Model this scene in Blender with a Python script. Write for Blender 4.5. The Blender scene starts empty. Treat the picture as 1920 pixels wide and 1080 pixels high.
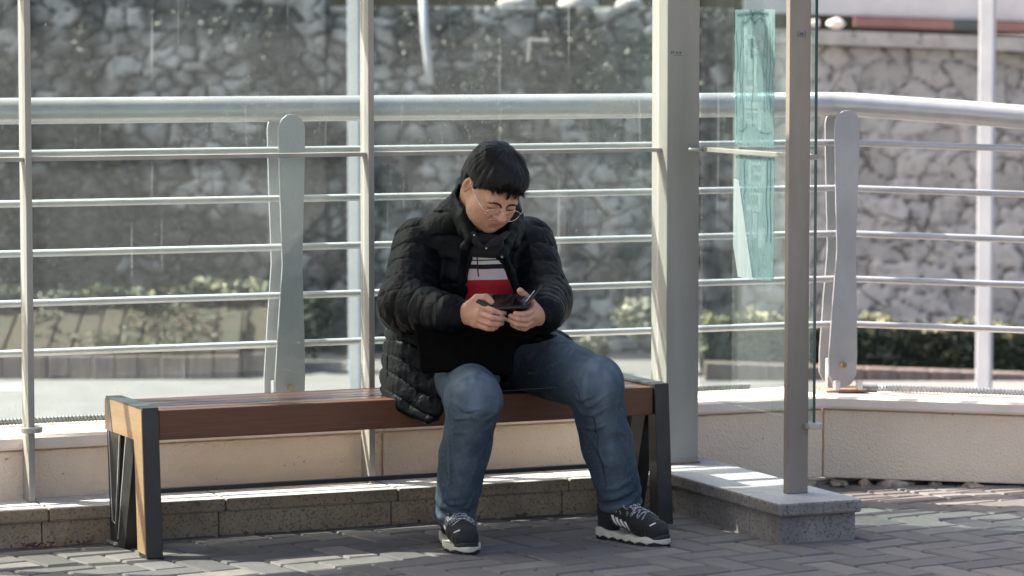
import bpy, bmesh, math, random
import numpy as np
from mathutils import Vector, Matrix, noise as mnoise
R = math.radians
scene = bpy.context.scene
col = scene.collection

# ------------------------------------------------------------------ camera
cam_d = bpy.data.cameras.new('camera')
cam = bpy.data.objects.new('camera', cam_d)
col.objects.link(cam)
cam.location = (0, 0, 1.55)
cam.rotation_euler = (R(90 - 4.366), 0, 0)
cam_d.sensor_width = 36
cam_d.lens = 117.9
cam_d.clip_start = 0.1
cam_d.clip_end = 3000
cam_d.dof.use_dof = True
cam_d.dof.focus_distance = 10.15
cam_d.dof.aperture_fstop = 4.0
scene.camera = cam

# ------------------------------------------------------------------ light
SUN_EL, SUN_PHI = R(50), R(12)          # sun from the left, a little behind the bench
to_sun = Vector((-math.cos(SUN_EL)*math.cos(SUN_PHI), math.cos(SUN_EL)*math.sin(SUN_PHI), math.sin(SUN_EL)))
world = bpy.data.worlds.new('World')
scene.world = world
world.use_nodes = True
wn = world.node_tree
sky = wn.nodes.new('ShaderNodeTexSky')
sky.sky_type = 'NISHITA'
sky.sun_disc = False
sky.sun_elevation = SUN_EL
sky.sun_rotation = math.atan2(to_sun.x, to_sun.y)
sky.air_density = 1.0; sky.dust_density = 7.0; sky.ozone_density = 0.3
wn.links.new(sky.outputs[0], wn.nodes['Background'].inputs[0])
wn.nodes['Background'].inputs[1].default_value = 0.115
sun_d = bpy.data.lights.new('sun', 'SUN')
sun_d.energy = 5.0
sun_d.angle = R(0.5)
sun_d.color = (1.0, 0.92, 0.82)
sun = bpy.data.objects.new('sun', sun_d)
col.objects.link(sun)
sun.rotation_euler = to_sun.to_track_quat('Z', 'Y').to_euler()
scene.view_settings.view_transform = 'Standard'
scene.view_settings.look = 'None'
scene.view_settings.gamma = 1
scene.view_settings.exposure = 1.7
scene.view_settings.use_curve_mapping = False
scene.render.resolution_x = 1024
scene.render.resolution_y = 576

# ------------------------------------------------------------------ frame of the shelter
TH = R(23)
A = Vector((math.cos(TH), math.sin(TH), 0))      # along the bench, left -> right
N = Vector((-math.sin(TH), math.cos(TH), 0))     # away from the viewer
BASE = Vector((-1.527, 10.0, 0))                 # on the front foot of the granite kerb

def W(s, t, z=0.0):                              # shelter frame -> world
    return BASE + A*s + N*t + Vector((0, 0, z))

# ------------------------------------------------------------------ object helpers
def tag(o, label=None, cat=None, group=None, kind=None):
    if label: o['label'] = label
    if cat: o['category'] = cat
    if group: o['group'] = group
    if kind: o['kind'] = kind
    return o

def thing(name, label, cat, loc=(0, 0, 0), rotz=0.0, group=None):
    o = bpy.data.objects.new(name, None)
    o.empty_display_size = 0.1
    col.objects.link(o)
    o.location = loc
    o.rotation_euler = (0, 0, rotz)
    return tag(o, label, cat, group)

def wmat(o):
    m = Matrix.Translation(o.location) @ o.rotation_euler.to_matrix().to_4x4()
    return wmat(o.parent) @ m if o.parent else m

def obj(name, bm, mat, parent=None, smooth=False, bevel=0.0, origin=None, uvs=False):
    """bm holds world coordinates; links ONE mesh object, its origin at `origin` (or its middle)"""
    me = bpy.data.meshes.new(name)
    if isinstance(bm, tuple):
        me.from_pydata(bm[0], [], bm[1])
    else:
        bmesh.ops.recalc_face_normals(bm, faces=bm.faces[:])
        bm.to_mesh(me); bm.free()
    if origin is None:
        n = len(me.vertices)
        co = np.empty(n*3, dtype=np.float64); me.vertices.foreach_get('co', co); co = co.reshape(-1, 3)
        c = (co.min(0)+co.max(0))/2
        origin = Vector((c[0], c[1], co[:, 2].min() if parent is None else c[2]))
    o = bpy.data.objects.new(name, me)
    if parent:
        pm = wmat(parent)
        o.location = pm.inverted() @ Vector(origin)
        o.parent = parent
        m = wmat(o)
    else:
        o.location = origin
        m = Matrix.Translation(origin)
    me.transform(m.inverted())
    for mm in (mat if isinstance(mat, (list, tuple)) else [mat]):
        me.materials.append(mm)
    if smooth:
        me.polygons.foreach_set('use_smooth', [True]*len(me.polygons))
    if bevel:
        b = o.modifiers.new('bevel', 'BEVEL'); b.width = bevel; b.segments = 2; b.limit_method = 'ANGLE'; b.angle_limit = R(35)
        b.harden_normals = False
    col.objects.link(o)
    return o

def quadbox(bm, c8):
    vs = [bm.verts.new(p) for p in c8]
    for f in ((0, 3, 2, 1), (4, 5, 6, 7), (0, 1, 5, 4), (1, 2, 6, 5), (2, 3, 7, 6), (3, 0, 4, 7)):
        bm.faces.new([vs[i] for i in f])
    return vs

def sbox(bm, s0, s1, t0, t1, z0, z1, F=None):
    F = F or W
    return quadbox(bm, [F(s0, t0, z0), F(s1, t0, z0), F(s1, t1, z0), F(s0, t1, z0),
                        F(s0, t0, z1), F(s1, t0, z1), F(s1, t1, z1), F(s0, t1, z1)])

def tube(bm, pts, r, seg=12, cap=True):
    pts = [Vector(p) for p in pts]
    rs = r if isinstance(r, (list, tuple)) else [r]*len(pts)
    rings = []
    up = Vector((0, 0, 1))
    prev = None
    for i, p in enumerate(pts):
        d = (pts[min(i+1, len(pts)-1)] - pts[max(i-1, 0)]).normalized()
        if prev is None:
            x = d.cross(up)
            if x.length < 1e-3: x = d.cross(Vector((1, 0, 0)))
            x.normalize()
        else:
            x = (prev - d*prev.dot(d)).normalized()
        prev = x
        y = d.cross(x).normalized()
        rings.append([bm.verts.new(p + (x*math.cos(2*math.pi*k/seg) + y*math.sin(2*math.pi*k/seg))*rs[i]) for k in range(seg)])
    for a, b in zip(rings, rings[1:]):
        for k in range(seg):
            bm.faces.new((a[k], a[(k+1) % seg], b[(k+1) % seg], b[k]))
    if cap:
        bm.faces.new(rings[0][::-1]); bm.faces.new(rings[-1])

def prism(bm, outline, ax, ay, off, org):
    """outline (x, y) pairs in the plane ax, ay; extruded by vector off"""
    b = [bm.verts.new(Vector(org) + ax*x + ay*y) for x, y in outline]
    t = [bm.verts.new(Vector(org) + ax*x + ay*y + off) for x, y in outline]
    bm.faces.new(b); bm.faces.new(t[::-1])
    n = len(b)
    for i in range(n):
        bm.faces.new((b[i], b[(i+1) % n], t[(i+1) % n], t[i]))

# ------------------------------------------------------------------ material helpers
def new_mat(name):
    m = bpy.data.materials.new(name); m.use_nodes = True
    nt = m.node_tree
    return m, nt, nt.nodes['Principled BSDF']

def nd(nt, kind, **kw):
    n = nt.nodes.new(kind)
    for k, v in kw.items():
        if k.startswith('i_'): n.inputs[k[2:]].default_value = v
        else: setattr(n, k, v)
    return n

def ramp(nt, src, stops):
    n = nt.nodes.new('ShaderNodeValToRGB')
    e = n.color_ramp.elements
    while len(e) < len(stops): e.new(0.5)
    for el, (p, c) in zip(e, stops):
        el.position = p; el.color = (*c, 1) if len(c) == 3 else c
    nt.links.new(src, n.inputs[0])
    return n.outputs[0]

def noise(nt, scale, detail=4, rough=0.55, vec=None, dist=0.0):
    n = nt.nodes.new('ShaderNodeTexNoise')
    n.inputs['Scale'].default_value = scale; n.inputs['Detail'].default_value = detail
    n.inputs['Roughness'].default_value = rough; n.inputs['Distortion'].default_value = dist
    if vec is not None: nt.links.new(vec, n.inputs['Vector'])
    return n.outputs['Fac']

def coords(nt, scale=(1, 1, 1), rot=(0, 0, 0)):
    g = nt.nodes.new('ShaderNodeNewGeometry')
    m = nt.nodes.new('ShaderNodeMapping')
    m.inputs['Scale'].default_value = scale; m.inputs['Rotation'].default_value = rot
    nt.links.new(g.outputs['Position'], m.inputs[0])
    return m.outputs[0]

def mix(nt, fac, a, b, mode='MIX'):
    n = nt.nodes.new('ShaderNodeMix'); n.data_type = 'RGBA'; n.blend_type = mode
    for i, v in ((0, fac), (6, a), (7, b)):
        if isinstance(v, (int, float)): n.inputs[i].default_value = v
        elif isinstance(v, tuple): n.inputs[i].default_value = (*v, 1)
        else: nt.links.new(v, n.inputs[i])
    return n.outputs[2]

def bump(nt, bs, h, strength=0.4, dist=0.01, prev=None):
    b = nt.nodes.new('ShaderNodeBump')
    b.inputs['Strength'].default_value = strength; b.inputs['Distance'].default_value = dist
    nt.links.new(h, b.inputs['Height'])
    if prev: nt.links.new(prev, b.inputs['Normal'])
    nt.links.new(b.outputs[0], bs.inputs['Normal'])
    return b.outputs[0]

def surf(name, c1, c2, scale=8, rough=0.6, metal=0.0, bs=0.2, bscale=200, bdist=0.002, stretch=(1, 1, 1), spec=0.5, speck=None, lo=.35, hi=.65):
    """general weathered surface: two tones in noise, fine bump, optional dark specks (c, scale, threshold)"""
    m, nt, b = new_mat(name)
    v = coords(nt, stretch)
    f = noise(nt, scale, 6, .6, v)
    c = ramp(nt, f, [(lo, c1), (hi, c2)])
    if speck:
        s = noise(nt, speck[1], 3, .6, coords(nt))
        sf = ramp(nt, s, [(speck[2], (0, 0, 0)), (speck[2]+.06, (1, 1, 1))])
        c = mix(nt, sf, c, speck[0])
    nt.links.new(c, b.inputs['Base Color'])
    b.inputs['Roughness'].default_value = rough
    b.inputs['Metallic'].default_value = metal
    b.inputs['Specular IOR Level'].default_value = spec
    if bs: bump(nt, b, noise(nt, bscale, 3, .6, coords(nt)), bs, bdist)
    return m
# ================================================================== MATERIALS OF THE SETTING
rng = random.Random(7)
M_steel = surf('shelter_steel', (.25, .24, .215), (.33, .32, .295), 9, .5, .15, .12, 300, .001, (1, 1, .25))
M_post = surf('end_post_steel', (.18, .157, .135), (.235, .207, .18), 9, .5, .15, .2, 300, .001, (1, 1, .25), speck=((.1, .08, .06), 90, .70))
M_column = surf('column_paint', (.20, .195, .175), (.28, .27, .25), 6, .55, .05, .15, 240, .001, (1, 1, .12), speck=((.2, .17, .13), 60, .72))
M_rail = surf('rail_paint', (.34, .345, .355), (.43, .435, .445), 7, .30, .25, .1, 260, .0008, speck=((.25, .2, .15), 40, .75))
M_blade = surf('blade_steel', (.27, .28, .295), (.35, .36, .375), 5, .42, .3, .08, 300, .0008, (1, 1, .6))
M_clip = surf('clip_steel', (.34, .34, .31), (.42, .41, .38), 20, .38, .5, .1, 300, .001)
M_rust = surf('rusty_steel', (.16, .09, .055), (.30, .20, .14), 50, .8, 0, .4, 200, .002)
M_conduit = surf('conduit', (.12, .125, .13), (.19, .20, .21), 20, .5, .1, 0)
M_render = surf('beige_render', (.76, .61, .47), (.84, .69, .545), 2.2, .85, 0, .9, 120, .008, speck=((.42, .31, .22), 55, .68))
M_coping = surf('coping_stone', (.72, .60, .51), (.80, .70, .61), 4, .8, 0, .5, 110, .004)
M_dirt = surf('rubble', (.10, .075, .05), (.42, .35, .27), 26, .9, 0, .8, 40, .01)
M_asphalt = surf('road_asphalt', (.135, .131, .13), (.165, .161, .16), 3, .85, 0, .3, 60, .004)
M_ground = surf('ground', (.14, .13, .12), (.2, .185, .17), 2, .9, 0, .3, 30, .01)

def granite(name, base, dark, sc=170):
    m, nt, b = new_mat(name)
    n1 = noise(nt, sc, 4, .75, coords(nt))
    c = ramp(nt, n1, [(.36, dark), (.46, base), (.6, tuple(min(1, x*1.25) for x in base)), (.72, tuple(x*.6 for x in base))])
    n2 = noise(nt, 5, 5, .6, coords(nt))
    c = mix(nt, ramp(nt, n2, [(.42, (0, 0, 0)), (.72, (.7, .7, .7))]), c, tuple(x*.45 for x in base))
    nt.links.new(c, b.inputs['Base Color'])
    b.inputs['Roughness'].default_value = .75
    bump(nt, b, n1, .35, .002)
    return m
M_gran_top = granite('granite_slab', (.56, .55, .54), (.34, .335, .33))
M_gran_top2 = granite('granite_slab_grey', (.40, .395, .39), (.22, .215, .21))
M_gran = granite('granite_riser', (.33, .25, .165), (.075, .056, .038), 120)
M_gran2 = granite('granite_riser_grey', (.24, .22, .205), (.05, .043, .04), 110)

def wood(name, c1, c2, rough, coat=0.0, rot=0.0):
    m, nt, b = new_mat(name)
    v = coords(nt, (1, 1, 1), (0, 0, rot))
    mp = nt.nodes.new('ShaderNodeMapping'); mp.inputs['Scale'].default_value = (2, 40, 40)
    nt.links.new(v, mp.inputs[0])
    f = noise(nt, 3, 6, .65, mp.outputs[0], .6)
    c = ramp(nt, f, [(.3, c1), (.7, c2)])
    nt.links.new(c, b.inputs['Base Color'])
    b.inputs['Roughness'].default_value = rough
    b.inputs['Coat Weight'].default_value = coat
    b.inputs['Coat Roughness'].default_value = .12
    bump(nt, b, f, .15, .001)
    return m
M_wood_front = wood('bench_beam_wood', (.095, .036, .015), (.15, .060, .026), .6, .03, -TH)
M_wood_slat = wood('bench_slat_wood', (.085, .042, .028), (.13, .066, .044), .30, .5, -TH)
M_wood_end = wood('bench_end_wood', (.30, .185, .095), (.37, .235, .125), .5, .1, -TH+R(90))
M_black = surf('black_steel', (.018, .018, .017), (.03, .03, .028), 15, .42, 0, .06, 500, .0005)
M_cap = surf('cap_steel', (.05, .052, .05), (.075, .077, .075), 15, .32, .2, .06, 500, .0005)
M_trim = surf('pale_trim', (.42, .42, .38), (.5, .5, .46), 15, .4, .3, 0)

def glass(name, tint, dust, dust_col=(.50, .56, .56), refl=1.0, sp=.62):
    """a dusty pane: light goes straight through, a Fresnel share is mirrored, dust scatters a little"""
    m, nt, b = new_mat(name)
    nt.nodes.remove(b)
    out = nt.nodes['Material Output']
    tr = nd(nt, 'ShaderNodeBsdfTransparent'); tr.inputs[0].default_value = (*tint, 1)
    gl = nd(nt, 'ShaderNodeBsdfGlossy'); gl.inputs['Roughness'].default_value = .015
    gl.inputs[0].default_value = (refl, refl, refl, 1)
    fr = nd(nt, 'ShaderNodeFresnel')
    ge = nd(nt, 'ShaderNodeNewGeometry'); mr = nd(nt, 'ShaderNodeMapRange')       # same index from both sides: no total reflection in a thin pane
    mr.inputs['To Min'].default_value = 1.5; mr.inputs['To Max'].default_value = 1/1.5
    nt.links.new(ge.outputs['Backfacing'], mr.inputs['Value']); nt.links.new(mr.outputs[0], fr.inputs[0])
    m1 = nd(nt, 'ShaderNodeMixShader')
    nt.links.new(fr.outputs[0], m1.inputs[0]); nt.links.new(tr.outputs[0], m1.inputs[1]); nt.links.new(gl.outputs[0], m1.inputs[2])
    di = nd(nt, 'ShaderNodeBsdfDiffuse'); di.inputs[0].default_value = (*dust_col, 1)
    tl = nd(nt, 'ShaderNodeBsdfTranslucent'); tl.inputs[0].default_value = (*dust_col, 1)
    dm = nd(nt, 'ShaderNodeMixShader'); dm.inputs[0].default_value = .5
    nt.links.new(di.outputs[0], dm.inputs[1]); nt.links.new(tl.outputs[0], dm.inputs[2])
    n1 = ramp(nt, noise(nt, 2.6, 5, .6, coords(nt, (1, 1, .45))), [(.3, (dust*.5,)*3), (.7, (dust*1.6,)*3)])
    n2 = ramp(nt, noise(nt, 150, 3, .7, coords(nt, (1, 1, .6))), [(sp-.005, (0, 0, 0)), (sp+.08, (.40, .40, .40))])
    n3 = ramp(nt, noise(nt, 42, 2, .6, coords(nt, (1, 1, .03))), [(.66, (0, 0, 0)), (.74, (.16, .16, .16))])
    n4 = ramp(nt, noise(nt, 1.7, 4, .6, coords(nt)), [(.38, (.12, .12, .12)), (.66, (1, 1, 1))])
    n2 = mix(nt, 1.0, n2, n4, 'MULTIPLY')
    a = mix(nt, 1.0, mix(nt, 1.0, n1, n2, 'ADD'), n3, 'ADD')
    m2 = nd(nt, 'ShaderNodeMixShader')
    nt.links.new(a, m2.inputs[0]); nt.links.new(m1.outputs[0], m2.inputs[1]); nt.links.new(dm.outputs[0], m2.inputs[2])
    nt.links.new(m2.outputs[0], out.inputs[0])
    return m
M_glass_back = glass('tinted_dusty_glass', (.875, .935, .93), .024, refl=.42)
M_glass_side = glass('side_glass', (.88, .94, .93), .02)
m, nt, b = new_mat('glass_edge'); M_edge = m
b.inputs['Base Color'].default_value = (.01, .05, .05, 1); b.inputs['Roughness'].default_value = .15

# ================================================================== GROUND
bm = bmesh.new()
g = [bm.verts.new(p) for p in ((-1500, -1500, -.62), (1500, -1500, -.62), (1500, 1500, -.62), (-1500, 1500, -.62))]
bm.faces.new(g)
tag(obj('ground', bm, M_ground), kind='structure')
bm = bmesh.new()
g = [bm.verts.new(p) for p in ((-40, 11.0, -.61), (40, 11.0, -.61), (40, 23.5, -.61), (-40, 23.5, -.61))]
bm.faces.new(g)
tag(obj('road', bm, M_asphalt), kind='structure')
# white road paint near the left edge
bm = bmesh.new()
def roadline(x0, y0, x1, y1, w):
    d = Vector((x1-x0, y1-y0, 0)).normalized(); p = Vector((-d.y, d.x, 0))*w/2
    z = Vector((0, 0, -.604))
    vs = [bm.verts.new(Vector(q)+z) for q in (Vector((x0, y0, 0))-p, Vector((x1, y1, 0))-p, Vector((x1, y1, 0))+p, Vector((x0, y0, 0))+p)]
    bm.faces.new(vs)
roadline(-4.2, 20.15, -2.98, 20.3, .30)
roadline(-3.4, 18.2, -2.3, 17.3, .28)
roadline(-2.3, 17.7, 1.4, 18.6, .12)
M_paint = surf('road_paint', (.62, .6, .6), (.75, .73, .72), 8, .7)
tag(obj('road_marking', bm, M_paint), kind='structure')

# pavement slab under the bricks (raised above the road)
M_joint = surf('joint_sand', (.025, .022, .02), (.05, .043, .036), 30, .95, 0, .4, 80, .004)
F_r = lambda s, t, z=0: W(s, t, z)
bm = bmesh.new()
sbox(bm, -14, 16, -16, 1.05, -.6, -.012)
tag(obj('pavement_bed', bm, M_joint), kind='structure')

M_plaza = surf('plaza_concrete', (.28, .265, .245), (.34, .32, .30), 2, .85, 0, .3, 60, .003)
bm = bmesh.new()
g = [bm.verts.new(p) for p in ((-16, -25, -.006), (16, -25, -.006), (16, 6.9, -.006), (-16, 6.9, -.006))]
bm.faces.new(g)
tag(obj('pavement', bm, M_plaza), kind='structure')
# brick pavers in herringbone, each one a little tilted and a little off colour
m, nt, b = new_mat('paver'); M_paver = m
at = nd(nt, 'ShaderNodeAttribute'); at.attribute_name = 'tone'; at.attribute_type = 'GEOMETRY'
c = ramp(nt, at.outputs['Fac'], [(0, (.095, .088, .084)), (.45, (.145, .134, .127)), (.8, (.20, .182, .168)), (1, (.29, .245, .21))])
n1 = noise(nt, 7, 5, .65, coords(nt))
c = mix(nt, ramp(nt, n1, [(.35, (.6, .6, .6)), (.7, (0, 0, 0))]), c, (.10, .095, .094))
n2 = noise(nt, 260, 3, .7, coords(nt))
c = mix(nt, ramp(nt, n2, [(.58, (0, 0, 0)), (.7, (.55, .55, .55))]), c, (.26, .24, .23))
c = mix(nt, ramp(nt, n2, [(.3, (.5, .5, .5)), (.42, (0, 0, 0))]), c, (.06, .055, .05))
nt.links.new(c, b.inputs['Base Color']); b.inputs['Roughness'].default_value = .82
bump(nt, b, n2, .45, .003)
bm = bmesh.new()
tone = bm.faces.layers.float.new('tone')
BL, BW = .232, .116
ang = R(-57)
ux, uy = Vector((math.cos(ang), math.sin(ang), 0)), Vector((-math.sin(ang), math.cos(ang), 0))
ORG = Vector((.1, 10.2, 0))
def brick(x, y, horiz):
    l, w = (BL, BW) if horiz else (BW, BL)
    c = ORG + ux*(x*BW + l/2) + uy*(y*BW + w/2)
    rel = c - BASE
    s, t = rel.dot(A), rel.dot(N)
    if t > 1.1 or c.y < 7.0 or c.x < -3.6 or c.x > 3.6: return
    g = .0062
    tn = min(1, max(0, rng.gauss(.45, .26)))
    tz = rng.uniform(-.0015, .0015); tx = rng.uniform(-.012, .012); ty = rng.uniform(-.012, .012)
    hx, hy = l/2-g, w/2-g
    lay = []
    for inset, z in ((0, -.05), (0, -.006), (.005, -.0005)):
        lay.append([bm.verts.new(c + ux*(sx*(hx-inset)) + uy*(sy*(hy-inset)) + Vector((0, 0, z + tz + tx*sx*hx + ty*sy*hy)))
                    for sx, sy in ((-1, -1), (1, -1), (1, 1), (-1, 1))])
    fs = []
    for a, b_ in zip(lay, lay[1:]):
        for k in range(4): fs.append(bm.faces.new((a[k], a[(k+1) % 4], b_[(k+1) % 4], b_[k])))
    fs.append(bm.faces.new(lay[-1]))
    for f in fs: f[tone] = tn
for i in range(-60, 60):
    for j in range(-60, 60):
        k = (i - j) % 4
        if k == 0: brick(i, j, True)
        elif k == 3: brick(i, j, False) if True else None
# the vertical bricks fill the cells left by the horizontal ones
tag(obj('paving', bm, M_paver), kind='structure')

# ================================================================== SHELTER
# granite kerb along the back of the shelter
def kerb(name, label, segs, s0, s1, t0, t1, F, seams, risermat, slab_over=.012, zt=.115, th=.042, end=None):
    k = thing(name, label, 'kerb', F(s0, t0, 0))
    e = [s0] + seams + [s1]
    bm = bmesh.new()
    for a, b_ in zip(e, e[1:]):
        sbox(bm, a+.0015, b_-.0015, t0+slab_over, t1-slab_over, -.03, zt-th, F)
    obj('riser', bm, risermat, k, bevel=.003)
    bm = bmesh.new()
    for a, b_ in zip(e, e[1:]):
        sbox(bm, a+.001+.02, b_-.001+.02, t0, t1, zt-th+.0005, zt, F)
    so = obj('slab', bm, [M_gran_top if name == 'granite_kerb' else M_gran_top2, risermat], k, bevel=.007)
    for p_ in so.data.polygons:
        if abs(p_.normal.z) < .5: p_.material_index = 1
    return k
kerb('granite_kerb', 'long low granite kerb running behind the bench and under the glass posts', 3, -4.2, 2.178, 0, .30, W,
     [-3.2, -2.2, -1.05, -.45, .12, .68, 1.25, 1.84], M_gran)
# the plinth that juts out to the front, under the end post: u runs towards the viewer, v along the bench
def WP(u, v, z=0): return W(2.18, 0, z) - N*u + A*v
kerb('granite_plinth', 'short granite plinth jutting forward under the end post of the shelter', 3, -.30, .825, 0.0, .285, WP, [.30, .62], M_gran2, zt=.125)

sh = thing('bus_shelter', 'glass and grey steel shelter standing on the granite kerb behind the bench', 'shelter', W(1.0, .17, .115))
ZR = 2.6
TP = .175                                         # glass plane
s_posts = [-2.1, -1.0, .115, 1.225]
def post(s, name='post', z0=.115):
    bm = bmesh.new()
    sbox(bm, s, s+.020, TP-.035, TP+.04, z0, ZR)
    return obj(name, bm, M_steel, sh, bevel=.002)
for s in s_posts: post(s)
COL_S0, COL_S1 = 2.260, 2.378
bm = bmesh.new(); sbox(bm, COL_S0, COL_S1, TP-.06, TP+.06, .125, ZR)
obj('column', bm, M_column, sh, bevel=.004)
bm = bmesh.new(); sbox(bm, COL_S0-.004, COL_S1+.004, TP-.064, TP+.064, .1255, .131)
obj('column_foot', bm, M_rust, sh)
EPs, EPt = 2.300, -.665
bm = bmesh.new()
sbox(bm, EPs, EPs+.073, EPt, EPt+.026, .1255, ZR)
obj('post', bm, M_post, sh, bevel=.002)['label'] = 'brownish end post'
# glazing: back panes and transoms
edges = s_posts + [COL_S0]
for i in range(len(edges)-1):
    a, b_ = edges[i]+.023, edges[i+1]-.002
    g_ = .004
    for z0, z1 in ((.345, 1.155), (1.172, ZR-.06)):
        bm = bmesh.new(); sbox(bm, a+g_, b_-g_, TP+.002, TP+.010, z0, z1)
        obj('glass_pane', bm, M_glass_back, sh)
    bm = bmesh.new()
    prof = [(-.02, 1.156), (.02, 1.156), (.02, 1.170), (-.02, 1.170)]
    sbox(bm, a, b_, TP-.022, TP+.022, 1.157, 1.170)
    obj('transom', bm, M_steel, sh, bevel=.002)
# glass side panel, outside the end post
GS = 2.381
for z0, z1 in ((.345, 1.158), (1.174, ZR-.06)):
    bm = bmesh.new(); sbox(bm, GS, GS+.010, EPt-.012, TP-.062, z0, z1)
    bm.faces.ensure_lookup_table()
    o = obj('side_glass_pane', bm, [M_glass_side, M_edge], sh)
    for p in o.data.polygons:
        if p.normal.dot(N) < -.5: p.material_index = 1
bm = bmesh.new(); sbox(bm, GS-.012, GS+.022, EPt+.002, TP+.065, 1.1585, 1.1735)
obj('transom', bm, M_steel, sh, bevel=.002)
bm = bmesh.new(); tube(bm, [W(COL_S0+.06, TP-.10, 1.166), W(GS-.01, TP-.10, 1.166)], .006, 10); obj('transom_pin', bm, M_clip, sh, smooth=True)
# round clips that carry the glass
def clip(s, t, z, r=.035):
    bm = bmesh.new()
    tube(bm, [W(s, t, z-.008), W(s, t, z+.008)], r, 24)
    obj('glass_clip', bm, M_clip, sh, bevel=.002)
for s in s_posts: clip(s+.011, TP-.028, .338)
clip(GS+.005, EPt-.005, .335, .03)
# canopy: unseen roof, its outline worked back from the shade wanted on the pavement
off = Vector((to_sun.x, to_sun.y, 0))/to_sun.z
shade = [(-4.6, 7.8), (-2.0, 8.9), (-1.43, 9.15), (-.56, 9.60), (-.1, 9.97), (.5, 10.22), (1.0, 10.52), (1.3, 10.48), (1.62, 10.32), (2.0, 9.8), (2.1, 9.2), (2.0, 8.3), (-4.6, 6.2)]
bm = bmesh.new()
b0 = [bm.verts.new(Vector((x, y, 0)) + off*ZR + Vector((0, 0, ZR))) for x, y in shade]
b1 = [bm.verts.new(v.co + Vector((0, 0, .09))) for v in b0]
bm.faces.new(b0); bm.faces.new(b1[::-1])
for i in range(len(b0)): bm.faces.new((b0[i], b0[(i+1) % len(b0)], b1[(i+1) % len(b0)], b1[i]))
obj('canopy', bm, M_steel, sh)
# beam joining post heads
bm = bmesh.new(); sbox(bm, -2.2, 2.45, TP-.04, TP+.04, ZR-.05, ZR+.0)
obj('head_beam', bm, M_steel, sh)

# teal film stuck on the side glass, worn, with lighter letter strokes
def film_mat(name, c, tr, tl=.5):
    m, nt, b = new_mat(name); nt.nodes.remove(b); out = nt.nodes['Material Output']
    t = nd(nt, 'ShaderNodeBsdfTransparent'); t.inputs[0].default_value = (*tr, 1)
    d = nd(nt, 'ShaderNodeBsdfDiffuse'); d.inputs[0].default_value = (*c, 1)
    l = nd(nt, 'ShaderNodeBsdfTranslucent'); l.inputs[0].default_value = (*c, 1)
    dm = nd(nt, 'ShaderNodeMixShader'); dm.inputs[0].default_value = .55
    nt.links.new(d.outputs[0], dm.inputs[1]); nt.links.new(l.outputs[0], dm.inputs[2])
    mx = nd(nt, 'ShaderNodeMixShader')
    n = noise(nt, 5, 4, .6, coords(nt, (1, 6, .5)))
    f = ramp(nt, n, [(.35, (tl-.1,)*3), (.65, (tl+.1,)*3)])
    nt.links.new(f, mx.inputs[0]); nt.links.new(t.outputs[0], mx.inputs[1]); nt.links.new(dm.outputs[0], mx.inputs[2])
    nt.links.new(mx.outputs[0], out.inputs[0])
    return m
M_film = film_mat('teal_film', (.24, .47, .47), (.62, .88, .88), .55)
M_film2 = film_mat('teal_film_letter', (.40, .56, .56), (.75, .88, .88), .5)
M_film3 = film_mat('teal_film_stain', (.10, .24, .24), (.4, .6, .6), .5)
FT0, FT1 = None, None
def film(name, rects, mat, x, parent=None):
    bm = bmesh.new()
    for (t0, t1, z0, z1) in rects: sbox(bm, GS-x-.0008, GS-x, t0, t1, z0, z1)
    return obj(name, bm, mat, parent or sh)
# ================================================================== PARAPET WALL AND HANDRAIL
M_ren = M_render
K = Vector((1.065, 11.41, 0))                     # where wall and rail turn
D24 = Vector((math.cos(R(24)), math.sin(R(24)), 0))
N24 = Vector((-D24.y, D24.x, 0))
SL = -.035                                        # the street falls to the right
def FL(s, t, z=0): return K - D24*s + N24*t + Vector((0, 0, z))     # s runs to the left
def FR(s, t, z=0): return K + Vector((s, t, z + SL*s))
pw = thing('parapet_wall', 'low beige rendered wall with stone coping behind the shelter', 'wall', FL(1.5, .1, 0))
bm = bmesh.new()
for a, b_ in ((-.0, 1.62), (1.626, 3.7), (3.706, 6.0)): sbox(bm, a+.002, b_, .0, .26, .028, .262, FL)
obj('wall_panel', bm, M_render, pw, bevel=.004)
bm = bmesh.new()
for a, b_ in ((.0, 2.6), (2.606, 6.0)): sbox(bm, a+.002, b_, .0, .26, .028, .262, FR)
obj('wall_panel', bm, M_render, pw, bevel=.004)
def coping(F, pieces):
    bm = bmesh.new()
    for a, b_ in pieces:
        prof = [(-.018, .269), (-.022, .277), (-.022, .303), (-.015, .311), (.27, .313), (.278, .306), (.278, .269)]
        e0 = [bm.verts.new(F(a, t, z)) for t, z in prof]; e1 = [bm.verts.new(F(b_, t, z)) for t, z in prof]
        n = len(prof)
        for i in range(n): bm.faces.new((e0[i], e0[(i+1) % n], e1[(i+1) % n], e1[i]))
        bm.faces.new(e0); bm.faces.new(e1[::-1])
    return bm
obj('coping', coping(FL, [(.003, 1.617), (1.629, 3.7), (3.71, 6.0)]), M_coping, pw)
obj('coping', coping(FR, [(.003, 2.6), (2.606, 6.0)]), M_coping, pw)
bm = bmesh.new(); sbox(bm, 0, 6, .012, .25, .260, .2705, FL); sbox(bm, 0, 6, .012, .25, .260, .2705, FR)
sbox(bm, .0, .12, .012, .2, .03, .2595, FL); sbox(bm, .0, .12, .012, .2, .03, .2595, FR); sbox(bm, 1.58, 1.66, .012, .2, .03, .2595, FL); sbox(bm, 2.55, 2.65, .012, .2, .03, .2595, FR)
obj('groove', bm, M_render, pw)
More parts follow.
